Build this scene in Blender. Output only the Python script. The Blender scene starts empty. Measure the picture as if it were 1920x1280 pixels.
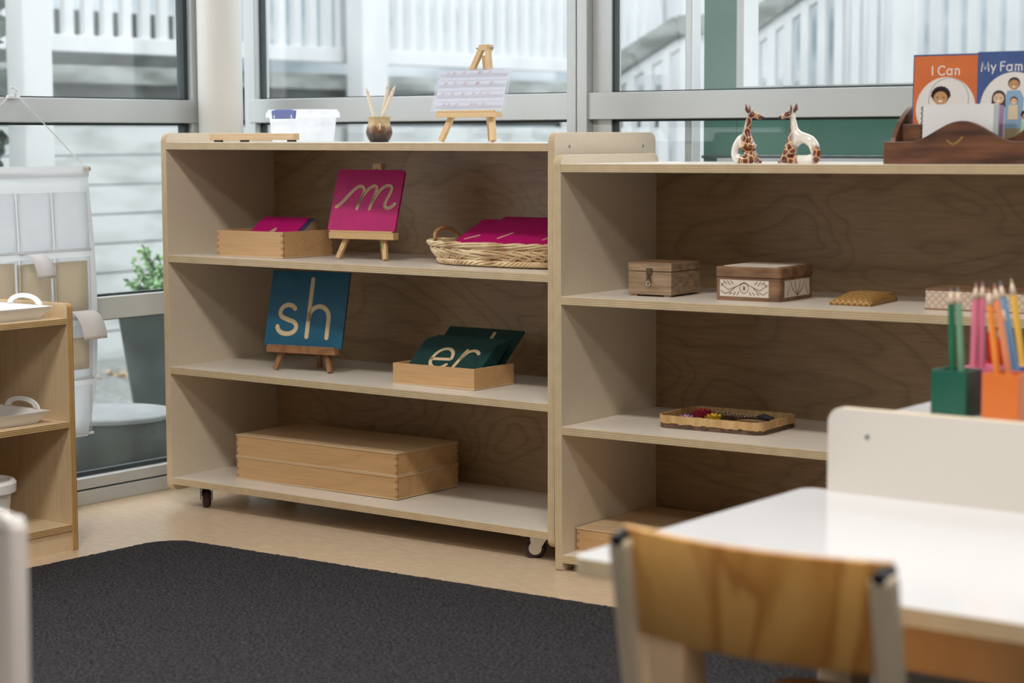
import bpy, bmesh, math, random
from mathutils import Vector, Matrix
random.seed(7)
PI = math.pi
C = bpy.context.scene.collection

# ------------------------------------------------------------------ camera, world, lights
cam_d = bpy.data.cameras.new('camera'); cam = bpy.data.objects.new('camera', cam_d); C.objects.link(cam)
bpy.context.scene.camera = cam
cam_d.sensor_fit = 'HORIZONTAL'; cam_d.sensor_width = 36.0; cam_d.lens = 3736.6 / 1920 * 36
cam_d.clip_start = 0.05; cam_d.clip_end = 200
cam.matrix_world = (Matrix.Translation((3.673, -3.444, 0.9214)) @ Matrix.Rotation(math.radians(36.8905), 4, 'Z')
                    @ Matrix.Rotation(PI / 2 - 0.102005, 4, 'X') @ Matrix.Rotation(-0.00366, 4, 'Z'))
cam_d.dof.use_dof = True; cam_d.dof.focus_distance = 4.5; cam_d.dof.aperture_fstop = 3.8

w = bpy.data.worlds.new('overcast_sky'); bpy.context.scene.world = w; w.use_nodes = True
bg = w.node_tree.nodes['Background']; bg.inputs[0].default_value = (0.96, 0.98, 1.0, 1); bg.inputs[1].default_value = 3.2

def area(name, loc, sx, sy, power, col=(1, .94, .86)):
    d = bpy.data.lights.new(name, 'AREA'); d.shape = 'RECTANGLE'; d.size = sx; d.size_y = sy; d.energy = power; d.color = col
    o = bpy.data.objects.new(name, d); C.objects.link(o); o.location = loc
    return o
area('ceiling_area_light', (1.35, -1.8, 2.66), .45, .3, 44)
area('ceiling_area_light', (2.95, -1.8, 2.66), .6, .3, 31)
area('ceiling_area_light', (3.3, -3.0, 2.66), 1.0, .5, 42)  # added fill, placed to brighten the backs of the chairs
vs = bpy.context.scene.view_settings
vs.view_transform = 'Standard'; vs.look = 'None'; vs.gamma = 1; vs.exposure = -0.14; vs.use_curve_mapping = False

# ------------------------------------------------------------------ materials
MATS = {}
def nd(nt, typ, **kw):
    n = nt.nodes.new(typ)
    for k, v in kw.items():
        if k.startswith('i_'): n.inputs[k[2:].replace('_', ' ')].default_value = v
        else: setattr(n, k, v)
    return n
def base(name, col=(.8, .8, .8), rough=.5, spec=.5, metal=0):
    m = bpy.data.materials.new(name); m.use_nodes = True
    b = m.node_tree.nodes['Principled BSDF']
    b.inputs['Base Color'].default_value = (*col, 1); b.inputs['Roughness'].default_value = rough
    b.inputs['Specular IOR Level'].default_value = spec; b.inputs['Metallic'].default_value = metal
    MATS[name] = m
    return m, m.node_tree, b
def ramp(nt, stops):
    r = nt.nodes.new('ShaderNodeValToRGB'); e = r.color_ramp.elements
    while len(e) < len(stops): e.new(.5)
    for k, (p, c) in enumerate(stops): e[k].position = p; e[k].color = (*c, 1)
    return r
def coords(nt, scale=(1, 1, 1), kind='Object'):
    t = nt.nodes.new('ShaderNodeTexCoord'); mp = nt.nodes.new('ShaderNodeMapping'); mp.inputs['Scale'].default_value = scale
    nt.links.new(t.outputs[kind], mp.inputs['Vector']); return mp
def noisy(name, c1, c2, scale=(10, 10, 10), rough=.5, spec=.4, detail=4, nscale=1, bump=0, bscale=None, kind='Object', lo=.35, hi=.65, metal=0):
    m, nt, b = base(name, c1, rough, spec, metal)
    mp = coords(nt, scale, kind); n = nd(nt, 'ShaderNodeTexNoise'); n.inputs['Scale'].default_value = nscale; n.inputs['Detail'].default_value = detail
    nt.links.new(mp.outputs[0], n.inputs['Vector'])
    r = ramp(nt, [(lo, c1), (hi, c2)]); nt.links.new(n.outputs['Fac'], r.inputs[0]); nt.links.new(r.outputs[0], b.inputs['Base Color'])
    if bump:
        bp = nt.nodes.new('ShaderNodeBump'); bp.inputs['Strength'].default_value = bump; bp.inputs['Distance'].default_value = .002
        src = n
        if bscale:
            mp2 = coords(nt, bscale, kind); src = nd(nt, 'ShaderNodeTexNoise'); src.inputs['Scale'].default_value = 1; nt.links.new(mp2.outputs[0], src.inputs['Vector'])
        nt.links.new(src.outputs['Fac'], bp.inputs['Height']); nt.links.new(bp.outputs[0], b.inputs['Normal'])
    return m
def grain(name, c_light, c_dark, c_line, scale=(1, 1, 1), bands=9, rough=.5, line=.5, spec=.35):
    """plain-sawn wood: contour lines of a stretched noise plus fine fibre streaks"""
    m, nt, b = base(name, c_light, rough, spec)
    mp = coords(nt, scale); n = nd(nt, 'ShaderNodeTexNoise'); n.inputs['Scale'].default_value = 1.0; n.inputs['Detail'].default_value = 1.6; n.inputs['Roughness'].default_value = .45
    n.inputs['Distortion'].default_value = .6
    nt.links.new(mp.outputs[0], n.inputs['Vector'])
    mu = nd(nt, 'ShaderNodeMath', operation='MULTIPLY'); mu.inputs[1].default_value = bands; nt.links.new(n.outputs['Fac'], mu.inputs[0])
    fr = nd(nt, 'ShaderNodeMath', operation='FRACT'); nt.links.new(mu.outputs[0], fr.inputs[0])
    r = ramp(nt, [(0, c_dark), (.25, c_light), (.8, c_light), (.95, c_line), (1, c_dark)]); nt.links.new(fr.outputs[0], r.inputs[0])
    mp2 = coords(nt, tuple(s * 14 if s == max(scale) else s * 3 for s in scale)); n2 = nd(nt, 'ShaderNodeTexNoise'); n2.inputs['Scale'].default_value = 2; n2.inputs['Detail'].default_value = 5
    nt.links.new(mp2.outputs[0], n2.inputs['Vector'])
    r2 = ramp(nt, [(.35, c_dark), (.62, c_light)]); nt.links.new(n2.outputs['Fac'], r2.inputs[0])
    mx = nd(nt, 'ShaderNodeMixRGB'); mx.inputs[0].default_value = line
    nt.links.new(r2.outputs[0], mx.inputs[1]); nt.links.new(r.outputs[0], mx.inputs[2]); nt.links.new(mx.outputs[0], b.inputs['Base Color'])
    return m
def plyedge(name, axis, layers, ca, cb, rough=.55):
    m, nt, b = base(name, ca, rough, .3)
    t = nt.nodes.new('ShaderNodeTexCoord'); sp = nt.nodes.new('ShaderNodeSeparateXYZ'); nt.links.new(t.outputs['Generated'], sp.inputs[0])
    mu = nd(nt, 'ShaderNodeMath', operation='MULTIPLY'); mu.inputs[1].default_value = layers; nt.links.new(sp.outputs[axis], mu.inputs[0])
    pp = nd(nt, 'ShaderNodeMath', operation='PINGPONG'); pp.inputs[1].default_value = 1; nt.links.new(mu.outputs[0], pp.inputs[0])
    r = ramp(nt, [(.3, ca), (.7, cb)]); nt.links.new(pp.outputs[0], r.inputs[0])
    mp = coords(nt, (30, 30, 30)); n = nd(nt, 'ShaderNodeTexNoise'); n.inputs['Scale'].default_value = 1; n.inputs['Detail'].default_value = 4; nt.links.new(mp.outputs[0], n.inputs['Vector'])
    mx = nd(nt, 'ShaderNodeMixRGB', blend_type='MULTIPLY'); mx.inputs[0].default_value = .45
    r2 = ramp(nt, [(.3, (.72, .68, .6)), (.7, (1, 1, 1))]); nt.links.new(n.outputs['Fac'], r2.inputs[0])
    nt.links.new(r.outputs[0], mx.inputs[1]); nt.links.new(r2.outputs[0], mx.inputs[2]); nt.links.new(mx.outputs[0], b.inputs['Base Color'])
    return m
def clear(name, tint=(1, 1, 1), gloss=.08, dirt=.0, dcol=(.9, .93, .95), rough=.02, dscale=(3, 3, 8)):
    m = bpy.data.materials.new(name); m.use_nodes = True; nt = m.node_tree; nt.nodes.clear(); MATS[name] = m
    o = nt.nodes.new('ShaderNodeOutputMaterial'); tr = nt.nodes.new('ShaderNodeBsdfTransparent'); tr.inputs[0].default_value = (*tint, 1)
    gl = nt.nodes.new('ShaderNodeBsdfGlossy'); gl.inputs['Roughness'].default_value = rough
    fz = nt.nodes.new('ShaderNodeLayerWeight'); fz.inputs[0].default_value = .5
    pw = nd(nt, 'ShaderNodeMath', operation='POWER'); pw.inputs[1].default_value = 5; nt.links.new(fz.outputs['Facing'], pw.inputs[0])
    ad = nd(nt, 'ShaderNodeMath', operation='MULTIPLY_ADD'); ad.inputs[1].default_value = .9; ad.inputs[2].default_value = gloss * .35; nt.links.new(pw.outputs[0], ad.inputs[0])
    mx = nt.nodes.new('ShaderNodeMixShader'); nt.links.new(ad.outputs[0], mx.inputs[0]); nt.links.new(tr.outputs[0], mx.inputs[1]); nt.links.new(gl.outputs[0], mx.inputs[2])
    out = mx
    if dirt:
        df = nt.nodes.new('ShaderNodeBsdfTranslucent'); df.inputs[0].default_value = (*dcol, 1)
        mp = coords(nt, dscale); n = nd(nt, 'ShaderNodeTexNoise'); n.inputs['Scale'].default_value = 1; n.inputs['Detail'].default_value = 5; nt.links.new(mp.outputs[0], n.inputs['Vector'])
        r = ramp(nt, [(.35, (dirt * .55,) * 3), (.75, (min(1, dirt * 1.6),) * 3)]); nt.links.new(n.outputs['Fac'], r.inputs[0])
        m2 = nt.nodes.new('ShaderNodeMixShader'); nt.links.new(r.outputs[0], m2.inputs[0]); nt.links.new(mx.outputs[0], m2.inputs[1]); nt.links.new(df.outputs[0], m2.inputs[2]); out = m2
    nt.links.new(out.outputs[0], o.inputs[0])
    return m

M = {}
M['lam'] = noisy('cream_laminate', (.70, .61, .485), (.725, .635, .51), (90, 90, 90), rough=.42, detail=3, spec=.4)
M['lamtop'] = noisy('shelf_laminate', (.74, .68, .60), (.77, .71, .63), (90, 90, 90), rough=.32, detail=3, spec=.5)
M['ex'] = plyedge('plywood_edge_upright', 0, 8, (.50, .375, .22), (.64, .52, .35))
M['ez'] = plyedge('plywood_edge_flat', 2, 8, (.46, .34, .20), (.64, .52, .35))
M['back'] = grain('birch_back_panel', (.42, .295, .175), (.32, .215, .12), (.21, .135, .075), (2.2, 2.2, 4.6), 11, .38, .42)
M['oex'] = plyedge('varnished_edge_upright', 0, 7, (.36, .19, .06), (.66, .45, .20), .35)
M['oez'] = plyedge('varnished_edge_flat', 2, 7, (.30, .16, .055), (.72, .53, .28), .35)
M['oface'] = grain('varnished_birch', (.74, .58, .38), (.66, .50, .31), (.62, .46, .27), (5, 5, 1.2), 5, .35, .35)
M['beech'] = grain('beech', (.58, .36, .175), (.49, .29, .13), (.42, .24, .10), (1.2, 9, 9), 5, .45, .35)
M['beech_d'] = grain('beech_end_grain', (.40, .22, .11), (.34, .18, .085), (.30, .15, .07), (8, 8, 8), 4, .6, .3)
M['pale'] = grain('pale_lid_wood', (.64, .47, .29), (.56, .39, .23), (.50, .34, .19), (1.2, 7, 7), 4, .4, .3)
M['easel'] = grain('easel_pine', (.60, .40, .19), (.50, .31, .13), (.40, .23, .09), (14, 14, 14), 3, .45, .35)
M['easel_d'] = grain('easel_dark_oak', (.34, .165, .075), (.22, .10, .045), (.15, .07, .03), (14, 14, 14), 4, .45, .5)
M['easel_p'] = grain('easel_natural', (.70, .50, .28), (.60, .41, .21), (.5, .33, .16), (14, 14, 14), 3, .45, .3)
M['ink'] = base('dark_ink', (.03, .025, .03), .7)[0]
M['pink'] = noisy('magenta_card', (.40, .002, .115), (.45, .003, .135), (40, 40, 40), rough=.5, spec=.3)
M['sand'] = noisy('sand_letter', (.60, .46, .27), (.66, .52, .32), (900, 900, 900), rough=.9, bump=.3)
M['brown_line'] = base('brown_outline', (.16, .09, .04), .8)[0]
M['teal'] = noisy('teal_card', (.003, .082, .155), (.004, .095, .175), (40, 40, 40), rough=.5, spec=.3)
M['dgreen'] = noisy('dark_green_card', (.004, .035, .034), (.006, .045, .042), (40, 40, 40), rough=.45, spec=.4)
M['navy'] = base('navy_card', (.02, .035, .09), .5)[0]
M['mdf'] = base('card_edge_board', (.42, .27, .15), .7)[0]
M['wicker'] = noisy('wicker', (.86, .70, .46), (.48, .31, .15), (16, 16, 16), rough=.55, detail=3)
M['wicker_h'] = noisy('wicker_handle_wrap', (.50, .28, .12), (.36, .18, .07), (120, 120, 120), rough=.5)
M['alu'] = noisy('anodised_aluminium', (.50, .53, .54), (.54, .57, .58), (3, 3, 3), rough=.38, metal=.25, spec=.5)
M['gasket'] = base('black_gasket', (.03, .045, .05), .6)[0]
M['white'] = base('white_paint', (.82, .82, .80), .45)[0]
M['whiteplas'] = base('white_plastic', (.84, .85, .86), .3, .5)[0]
M['chrome'] = base('bright_zinc', (.72, .72, .70), .25, .5, .8)[0]
M['rubber'] = base('dark_rubber', (.035, .012, .016), .4)[0]
M['black'] = base('black_plastic', (.012, .013, .02), .4)[0]
M['screw'] = base('grey_screw', (.30, .32, .33), .4, .5, .5)[0]
M['glass'] = clear('window_glass', (.985, .992, .99), .08, .014)
M['glass_green'] = M['glass']
M['wtop'] = base('white_table_laminate', (.70, .715, .75), .16, .5)[0]
M['tedge'] = plyedge('table_edge', 2, 7, (.60, .48, .31), (.70, .60, .43))
M['post'] = noisy('chair_post_beech', (.58, .49, .36), (.66, .57, .43), (20, 20, 4), rough=.45)
M['legwood'] = noisy('table_leg_beech', (.60, .44, .27), (.67, .51, .33), (20, 20, 4), rough=.45)
# ------------------------------------------------------------------ mesh helpers
class MB:
    def __init__(s): s.v = []; s.f = []; s.mi = []
    def add(s, vs, fs, mi=0):
        n = len(s.v); s.v += [tuple(v) for v in vs]; s.f += [tuple(i + n for i in f) for f in fs]; s.mi += [mi] * len(fs); return s
    def box(s, x0, x1, y0, y1, z0, z1, mi=0, mat=None):
        vs = [(x, y, z) for z in (z0, z1) for y in (y0, y1) for x in (x0, x1)]
        if mat is not None: vs = [mat @ Vector(v) for v in vs]
        return s.add(vs, [(0, 2, 3, 1), (4, 5, 7, 6), (0, 1, 5, 4), (2, 6, 7, 3), (0, 4, 6, 2), (1, 3, 7, 5)], mi)
    def beam(s, p, q, w_, t_, up=(0, 1, 0), mi=0):
        p = Vector(p); q = Vector(q); d = (q - p).normalized(); u = Vector(up); u = (u - d * u.dot(d)).normalized(); r = d.cross(u)
        vs = []
        for c in (p, q):
            for a, b in ((-1, -1), (1, -1), (1, 1), (-1, 1)): vs.append(c + r * (a * w_ / 2) + u * (b * t_ / 2))
        return s.add(vs, [(0, 1, 2, 3), (7, 6, 5, 4), (0, 4, 5, 1), (1, 5, 6, 2), (2, 6, 7, 3), (3, 7, 4, 0)], mi)
    def tube(s, pts, r, n=8, closed=False, mi=0, flat=1.0, taper=None):
        pts = [Vector(p) for p in pts]; N = len(pts)
        vs = []; prev = None
        for i, p in enumerate(pts):
            if closed: d = pts[(i + 1) % N] - pts[i - 1]
            else: d = pts[min(i + 1, N - 1)] - pts[max(i - 1, 0)]
            d.normalize()
            if prev is None:
                u = Vector((0, 0, 1)) if abs(d.z) < .9 else Vector((1, 0, 0))
            else: u = prev
            u = (u - d * u.dot(d)).normalized(); prev = u; t = d.cross(u)
            rr = r[i] if isinstance(r, (list, tuple)) else r
            for k in range(n):
                a = 2 * PI * k / n; vs.append(p + u * (math.cos(a) * rr) + t * (math.sin(a) * rr * flat))
        fs = []
        for i in range(N if closed else N - 1):
            j = (i + 1) % N
            for k in range(n): fs.append((i * n + k, i * n + (k + 1) % n, j * n + (k + 1) % n, j * n + k))
        if not closed: fs += [tuple(range(n))[::-1], tuple((N - 1) * n + k for k in range(n))]
        return s.add(vs, fs, mi)
    def lathe(s, prof, n=32, c=(0, 0, 0), mi=0):
        vs = []; fs = []
        for r, z in prof:
            for k in range(n): a = 2 * PI * k / n; vs.append((c[0] + r * math.cos(a), c[1] + r * math.sin(a), c[2] + z))
        for i in range(len(prof) - 1):
            for k in range(n): fs.append((i * n + k, i * n + (k + 1) % n, (i + 1) * n + (k + 1) % n, (i + 1) * n + k))
        if prof[0][0] > 1e-5: fs.append(tuple(range(n))[::-1])
        if prof[-1][0] > 1e-5: fs.append(tuple((len(prof) - 1) * n + k for k in range(n)))
        return s.add(vs, fs, mi)
    def prism(s, poly, t0, t1, fn, mi=0, mi_side=None):
        """poly: 2D outline; fn(u, v, t) -> 3D"""
        n = len(poly); vs = [fn(u, v, t0) for u, v in poly] + [fn(u, v, t1) for u, v in poly]
        s.add(vs, [tuple(range(n))[::-1], tuple(range(n, 2 * n))], mi)
        base_ = len(s.v) - 2 * n; ms = mi if mi_side is None else mi_side
        s.f += [(base_ + i, base_ + (i + 1) % n, base_ + n + (i + 1) % n, base_ + n + i) for i in range(n)]; s.mi += [ms] * n
        return s
    def build(s, name, mats, parent=None, bevel=0, smooth=False, axis=None, sub=0, label=None, seg=2):
        me = bpy.data.meshes.new(name); me.from_pydata(s.v, [], s.f)
        if not isinstance(mats, (list, tuple)): mats = [mats]
        for m in mats: me.materials.append(m)
        bm = bmesh.new(); bm.from_mesh(me); bmesh.ops.recalc_face_normals(bm, faces=bm.faces)
        bm.faces.ensure_lookup_table()
        for i, f in enumerate(bm.faces):
            f.material_index = s.mi[i] if i < len(s.mi) else 0
            if axis is not None: f.material_index = 0 if abs(f.normal[axis]) > .9 else 1
            f.smooth = smooth
        bm.to_mesh(me); bm.free()
        o = bpy.data.objects.new(name, me); C.objects.link(o)
        if parent is not None: o.parent = parent
        if bevel:
            b = o.modifiers.new('bevel', 'BEVEL'); b.width = bevel; b.segments = seg; b.limit_method = 'ANGLE'; b.angle_limit = math.radians(50)
        if sub:
            q = o.modifiers.new('sub', 'SUBSURF'); q.levels = sub; q.render_levels = sub
        if label: o['label'] = label
        return o
def rrect(x0, x1, y0, y1, r, n=5, corners=(1, 1, 1, 1)):
    """corners: bl, br, tr, tl"""
    out = []
    for k, (cx, cy, a0) in enumerate(((x0, y0, PI), (x1, y0, 1.5 * PI), (x1, y1, 0), (x0, y1, .5 * PI))):
        rr = r * corners[k]
        if rr <= 1e-6: out.append((cx, cy)); continue
        mx = cx + rr if k in (0, 3) else cx - rr; my = cy + rr if k in (0, 1) else cy - rr
        for i in range(n + 1):
            a = a0 + .5 * PI * i / n; out.append((mx + rr * math.cos(a), my + rr * math.sin(a)))
    return out
def tag(o, label, cat, group=None):
    o['label'] = label; o['category'] = cat
    if group: o['group'] = group
    return o
def empty(name, loc=(0, 0, 0), rz=0, ry=0, rx=0):
    o = bpy.data.objects.new(name, None); C.objects.link(o); o.location = loc; o.rotation_euler = (rx, ry, rz); o.empty_display_size = .05
    return o
def struct(o): o['kind'] = 'structure'; return o
TL, TR = -0.0029, 0.0033
RO = Vector((1.229, -0.037)); RA = 0.0233
def LW(a, b, z): return (a, b, z + TL * a)
def RW(a, b, z):
    c, s_ = math.cos(RA), math.sin(RA); return (RO.x + a * c - b * s_, RO.y + a * s_ + b * c, z + TR * a)
def stroke(mb, pts, wd, fn, t0, t1, mi=0, n=7):
    """a ribbon of width wd with round ends along 2D points; closed solid between t0 and t1"""
    pts = [Vector(p) for p in pts]; L = []; R = []
    for i, p in enumerate(pts):
        d = (pts[min(i + 1, len(pts) - 1)] - pts[max(i - 1, 0)]).normalized(); nn = Vector((-d.y, d.x)) * wd / 2
        L.append(p + nn); R.append(p - nn)
    d0 = (pts[0] - pts[1]).normalized(); d1 = (pts[-1] - pts[-2]).normalized()
    def cap(c, d):
        a0 = math.atan2(d.y, d.x); return [c + Vector((math.cos(a0 - PI / 2 + PI * k / n), math.sin(a0 - PI / 2 + PI * k / n))) * wd / 2 for k in range(1, n)]
    capE = cap(pts[-1], d1); capS = cap(pts[0], d0)
    for i in range(len(pts) - 1):
        q = [R[i], R[i + 1], L[i + 1], L[i]]
        mb.prism([(v.x, v.y) for v in q], t0, t1, fn, mi)
    mb.prism([(v.x, v.y) for v in [R[-1]] + capE + [L[-1]]], t0, t1, fn, mi)
    mb.prism([(v.x, v.y) for v in [L[0]] + capS + [R[0]]], t0, t1, fn, mi)
def arc(cx, cy, rx, ry, a0, a1, n=14):
    return [(cx + rx * math.cos(math.radians(a0 + (a1 - a0) * k / n)), cy + ry * math.sin(math.radians(a0 + (a1 - a0) * k / n))) for k in range(n + 1)]
def bez(p0, p1, p2, p3, n=8):
    o = []
    for k in range(n + 1):
        t = k / n; o.append(tuple((1 - t) ** 3 * a + 3 * (1 - t) ** 2 * t * b + 3 * (1 - t) * t * t * c + t ** 3 * d for a, b, c, d in zip(p0, p1, p2, p3)))
    return o
# ------------------------------------------------------------------ room shell
M['floor'] = noisy('vinyl_floor', (.58, .44, .30), (.68, .53, .375), (26, 90, 26), rough=.29, detail=6, spec=.45, bump=.12)
M['wallp'] = base('wall_paint', (.27, .25, .23), .8)[0]
M['ceil'] = base('ceiling_paint', (.6, .59, .57), .9)[0]
struct(MB().box(-.24, 6.2, -6.2, .62, -.08, 0).build('floor', M['floor']))
struct(MB().box(-.24, 6.2, -6.2, .62, 2.7, 2.8).build('ceiling', M['ceil']))
struct(MB().box(-.24, 6.2, -6.32, -6.2, 0, 2.7).build('wall_back', M['wallp']))
struct(MB().box(6.2, 6.32, -6.2, .62, 0, 2.7).build('wall_right', M['wallp']))
wl = MB(); wl.box(-.30, -.18, -6.2, -2.6, 0, 2.7); wl.box(-.30, -.18, -2.6, .62, 2.35, 2.7); struct(wl.build('wall_left', M['wallp']))
wf = MB(); wf.box(4.2, 6.2, .5, .62, 0, 2.7); wf.box(-.18, 4.2, .5, .62, 2.35, 2.7); struct(wf.build('wall_far', M['wallp']))
for loc, sx, sy in (((1.5, -1.75, 2.69), .5, .35), ((3.2, -2.1, 2.69), .9, .35), ((2.2, -4.0, 2.69), 1.2, .6)):
    pass
# left window wall: plane a = -0.18
def window_left():
    r = struct(empty('window_1', (-.18, -1.1, 0)))
    o = (.18, 1.1, 0)
    def part(mb, n, m, **k):
        mb.v = [(x + o[0], y + o[1], z + o[2]) for x, y, z in mb.v]; return mb.build(n, m, r, **k)
    part(MB().box(-.24, -.18, -2.6, .32, .962, 1.022), 'transom', M['alu'], bevel=.002)
    part(MB().box(-.24, -.18, -2.6, .32, .465, .522), 'mid_rail', M['alu'], bevel=.002)
    part(MB().box(-.235, -.18, -2.6, .32, .040, .068), 'sill', M['alu'], bevel=.002)
    part(MB().box(-.235, -.176, -2.6, .32, 0, .036), 'floor_channel', M['alu'], bevel=.002)
    part(MB().box(-.235, -.186, -2.6, .32, .034, .042), 'channel_gap', M['gasket'])
    part(MB().box(-.24, -.18, -2.6, .32, 2.3, 2.35), 'head_rail', M['alu'], bevel=.002)
    for b0, b1 in ((.292, .36), (-1.3, -1.24), (-2.6, -2.54)):
        part(MB().box(-.24, -.184, b0, b1, 0, 2.35), 'mullion', M['alu'], bevel=.002)
    for z0, z1 in ((1.0225, 1.026), (.9555, .9615), (.523, .5275), (.4605, .4645), (.0685, .079), (2.294, 2.3)):
        part(MB().box(-.222, -.206, -2.54, .3, z0, z1), 'gasket', M['gasket'])
    part(MB().box(-.226, -.200, .278, .292, .07, 2.3), 'gasket', M['gasket'])
    for z0, z1 in ((.07, .465), (.525, .96), (1.024, 2.3)):
        for b0, b1 in ((-2.54, -1.3), (-1.24, .292)):
            part(MB().box(-.216, -.211, b0, b1, z0, z1), 'glass_pane', M['glass'])
window_left()
# far window wall: plane b = 0.5
M['light_block'] = base('dark_added_light_block', (.10, .105, .11), .6)[0]
def window_far(name, a0, a1, panes, mull, wide=False):
    r = struct(empty(name, ((a0 + a1) / 2, .5, 0)))
    def part(mb, n, m, **k):
        mb.v = [(x - (a0 + a1) / 2, y - .5, z) for x, y, z in mb.v]; return mb.build(n, m, r, **k)
    part(MB().box(a0, a1, .5, .56, .963, 1.027), 'transom', M['alu'], bevel=.002)
    part(MB().box(a0, a1, .5, .56, .465, .522), 'mid_rail', M['alu'], bevel=.002)
    part(MB().box(a0, a1, .5, .56, 0, .08), 'sill', M['alu'], bevel=.002)
    part(MB().box(a0, a1, .5, .56, 2.3, 2.35), 'head_rail', M['alu'], bevel=.002)
    for b0, b1, f, bk in mull: part(MB().box(b0, b1, f, bk, 0, 2.35), 'mullion', M['alu'], bevel=.0015)
    for b0, b1 in panes:
        part(MB().box(b0, b1, .525, .545, .08, .465), 'lower_panel', M['light_block'])  # unseen opaque panel, added to keep the floor under the units dark
        for z0, z1 in ((.522, .963), (1.027, 2.3)):
            part(MB().box(b0, b1, .532, .537, z0, z1), 'glass_pane', M['glass'])
            g = MB(); t = .005
            g.box(b0, b1, .524, .545, z1 - t, z1); g.box(b0, b1, .524, .545, z0, z0 + .003); g.box(b0, b0 + t, .524, .545, z0, z1); g.box(b1 - t * .6, b1, .524, .545, z0, z1)
            part(g, 'gasket', M['gasket'])
window_far('window_2', -.18, .912, [(-.19 + .03, .884)], [(-.2, -.16, .503, .56), (.884, .911, .494, .56)])
window_far('window_3', .9135, 4.2, [(.998, 2.9)], [(.9135, .943, .494, .56), (.9435, .998, .518, .56), (2.9, 2.96, .494, .56), (4.16, 4.2, .494, .56)])
# round column in the corner
struct(MB().lathe([(.0585, 0), (.0585, 2.7)], 48, (-.118, .33, 0)).build('trim_1', M['white'], smooth=True))

# ------------------------------------------------------------------ outdoors
M['ground'] = noisy('yard_gravel', (.17, .185, .18), (.33, .35, .34), (40, 40, 40), rough=.95, detail=8)
M['plank'] = noisy('weathered_white_boards', (.34, .375, .37), (.56, .59, .59), (2.5, 2.5, 9), rough=.8, detail=8, lo=.3, hi=.55)
M['dirtyp'] = noisy('mossy_fascia', (.07, .085, .075), (.36, .39, .38), (3, 3, 10), rough=.9, detail=8, lo=.35, hi=.7)
M['picket'] = noisy('white_picket_paint', (.52, .545, .56), (.60, .62, .635), (5, 5, 2), rough=.7)
M['darkgap'] = noisy('deck_shade_and_bench_grey', (.05, .06, .055), (.12, .14, .13), (6, 6, 6), rough=.95)
M['house'] = noisy('pale_house_cladding', (.22, .27, .30), (.50, .55, .58), (.8, .8, 3), rough=.9, detail=4)
M['greenp'] = noisy('green_painted_wall', (.035, .14, .10), (.05, .18, .135), (2, 2, 2), rough=.5, detail=4)
M['stone'] = noisy('pale_slab', (.22, .24, .25), (.29, .31, .32), (12, 12, 12), rough=.8)
M['bark'] = noisy('mossy_bark', (.001, .002, .002), (.050, .075, .062), (11, 11, 1.3), rough=.9, detail=8, bump=1.0)
M['potm'] = noisy('green_grey_planter', (.03, .045, .04), (.07, .095, .085), (8, 8, 8), rough=.6)
M['leafg'] = noisy('shrub_leaves', (.10, .26, .10), (.34, .52, .26), (30, 30, 30), rough=.6)
M['leafd'] = noisy('dark_leaves', (.02, .05, .035), (.12, .2, .16), (20, 20, 20), rough=.6)
struct(MB().box(-16, 10, -8, 14, -.14, -.09).build('ground', M['ground']))
# board retaining wall under the deck, a = -3.3
rw = empty('retaining_wall', (-3.35, 3, 0)); tag(rw, 'weathered white board retaining wall below the raised deck outside the left window', 'wall')
k = 0; z = -.1
while z < .9:
    MB().box(-.02 + random.uniform(-.006, .006), .03, -3.4, 7.5, z + .004, z + .132).build('board', M['plank'], rw, bevel=.004); z += .135; k += 1
dk = empty('deck', (-3.35, 3, 1.2)); tag(dk, 'raised outdoor deck with a mossy dark fascia above the board wall', 'deck')
MB().box(-2.6, -.02, -3.4, 6.4, -.19, -.03).build('joist_space_shade', M['darkgap'], dk)  # solid dark slab in place of the shade between deck and boards
MB().box(-.04, .07, -3.4, 6.4, -.03, .05).build('fascia_board', M['dirtyp'], dk, bevel=.004)
MB().box(-2.6, .0, -3.4, 6.4, .02, .05).build('decking', M['plank'], dk)
rl = empty('deck_railing', (-3.35, 3, 1.25)); tag(rl, 'white picket balustrade along the raised deck outside the left and middle windows', 'railing')
MB().box(-.03, .05, -3.4, 6.4, .06, .135).build('bottom_rail', M['picket'], rl, bevel=.004)
MB().box(-.04, .06, -3.4, 6.4, 1.0, 1.06).build('top_rail', M['picket'], rl, bevel=.004)
bm0 = MB().box(-.012, .022, -.0275, .0275, .13, 1.0).build('baluster', M['picket'], rl, bevel=.003)
b = -1.1; first = True
while b < 6.35:
    o = bm0 if first else bm0.copy()
    if not first: C.objects.link(o)
    o.location = (0, b, 0); first = False; b += .115
for bb in (1.49, 4.6): MB().box(.075, .19, bb - .10, bb + .1, -1.25, 1.1).build('post', M['picket'], rl, bevel=.006)
tag(MB().box(-2.06, -1.96, 1.2, 1.33, -.1, 3.2).build('porch_post', M['picket'], bevel=.008), 'thick white square post standing outside the left edge of the left window', 'post')
hp = MB().box(-7.0, -6.8, -4, 16, -.1, 3.0).build('neighbouring_house', M['house']); tag(hp, 'pale clad house wall far behind the white deck railing', 'building')
tag(MB().box(-3.78, -3.6, 1.9, 3.6, 1.25, 1.52).build('deck_bench', M['darkgap']), 'low grey bench on the deck behind the white balusters', 'bench')
hp2 = MB().box(-5.6, 9, 9.5, 9.7, -.1, 2.9).build('neighbouring_house', M['house']); tag(hp2, 'pale clad house wall beyond the outdoor stair, behind the sloping handrail', 'building')
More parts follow.
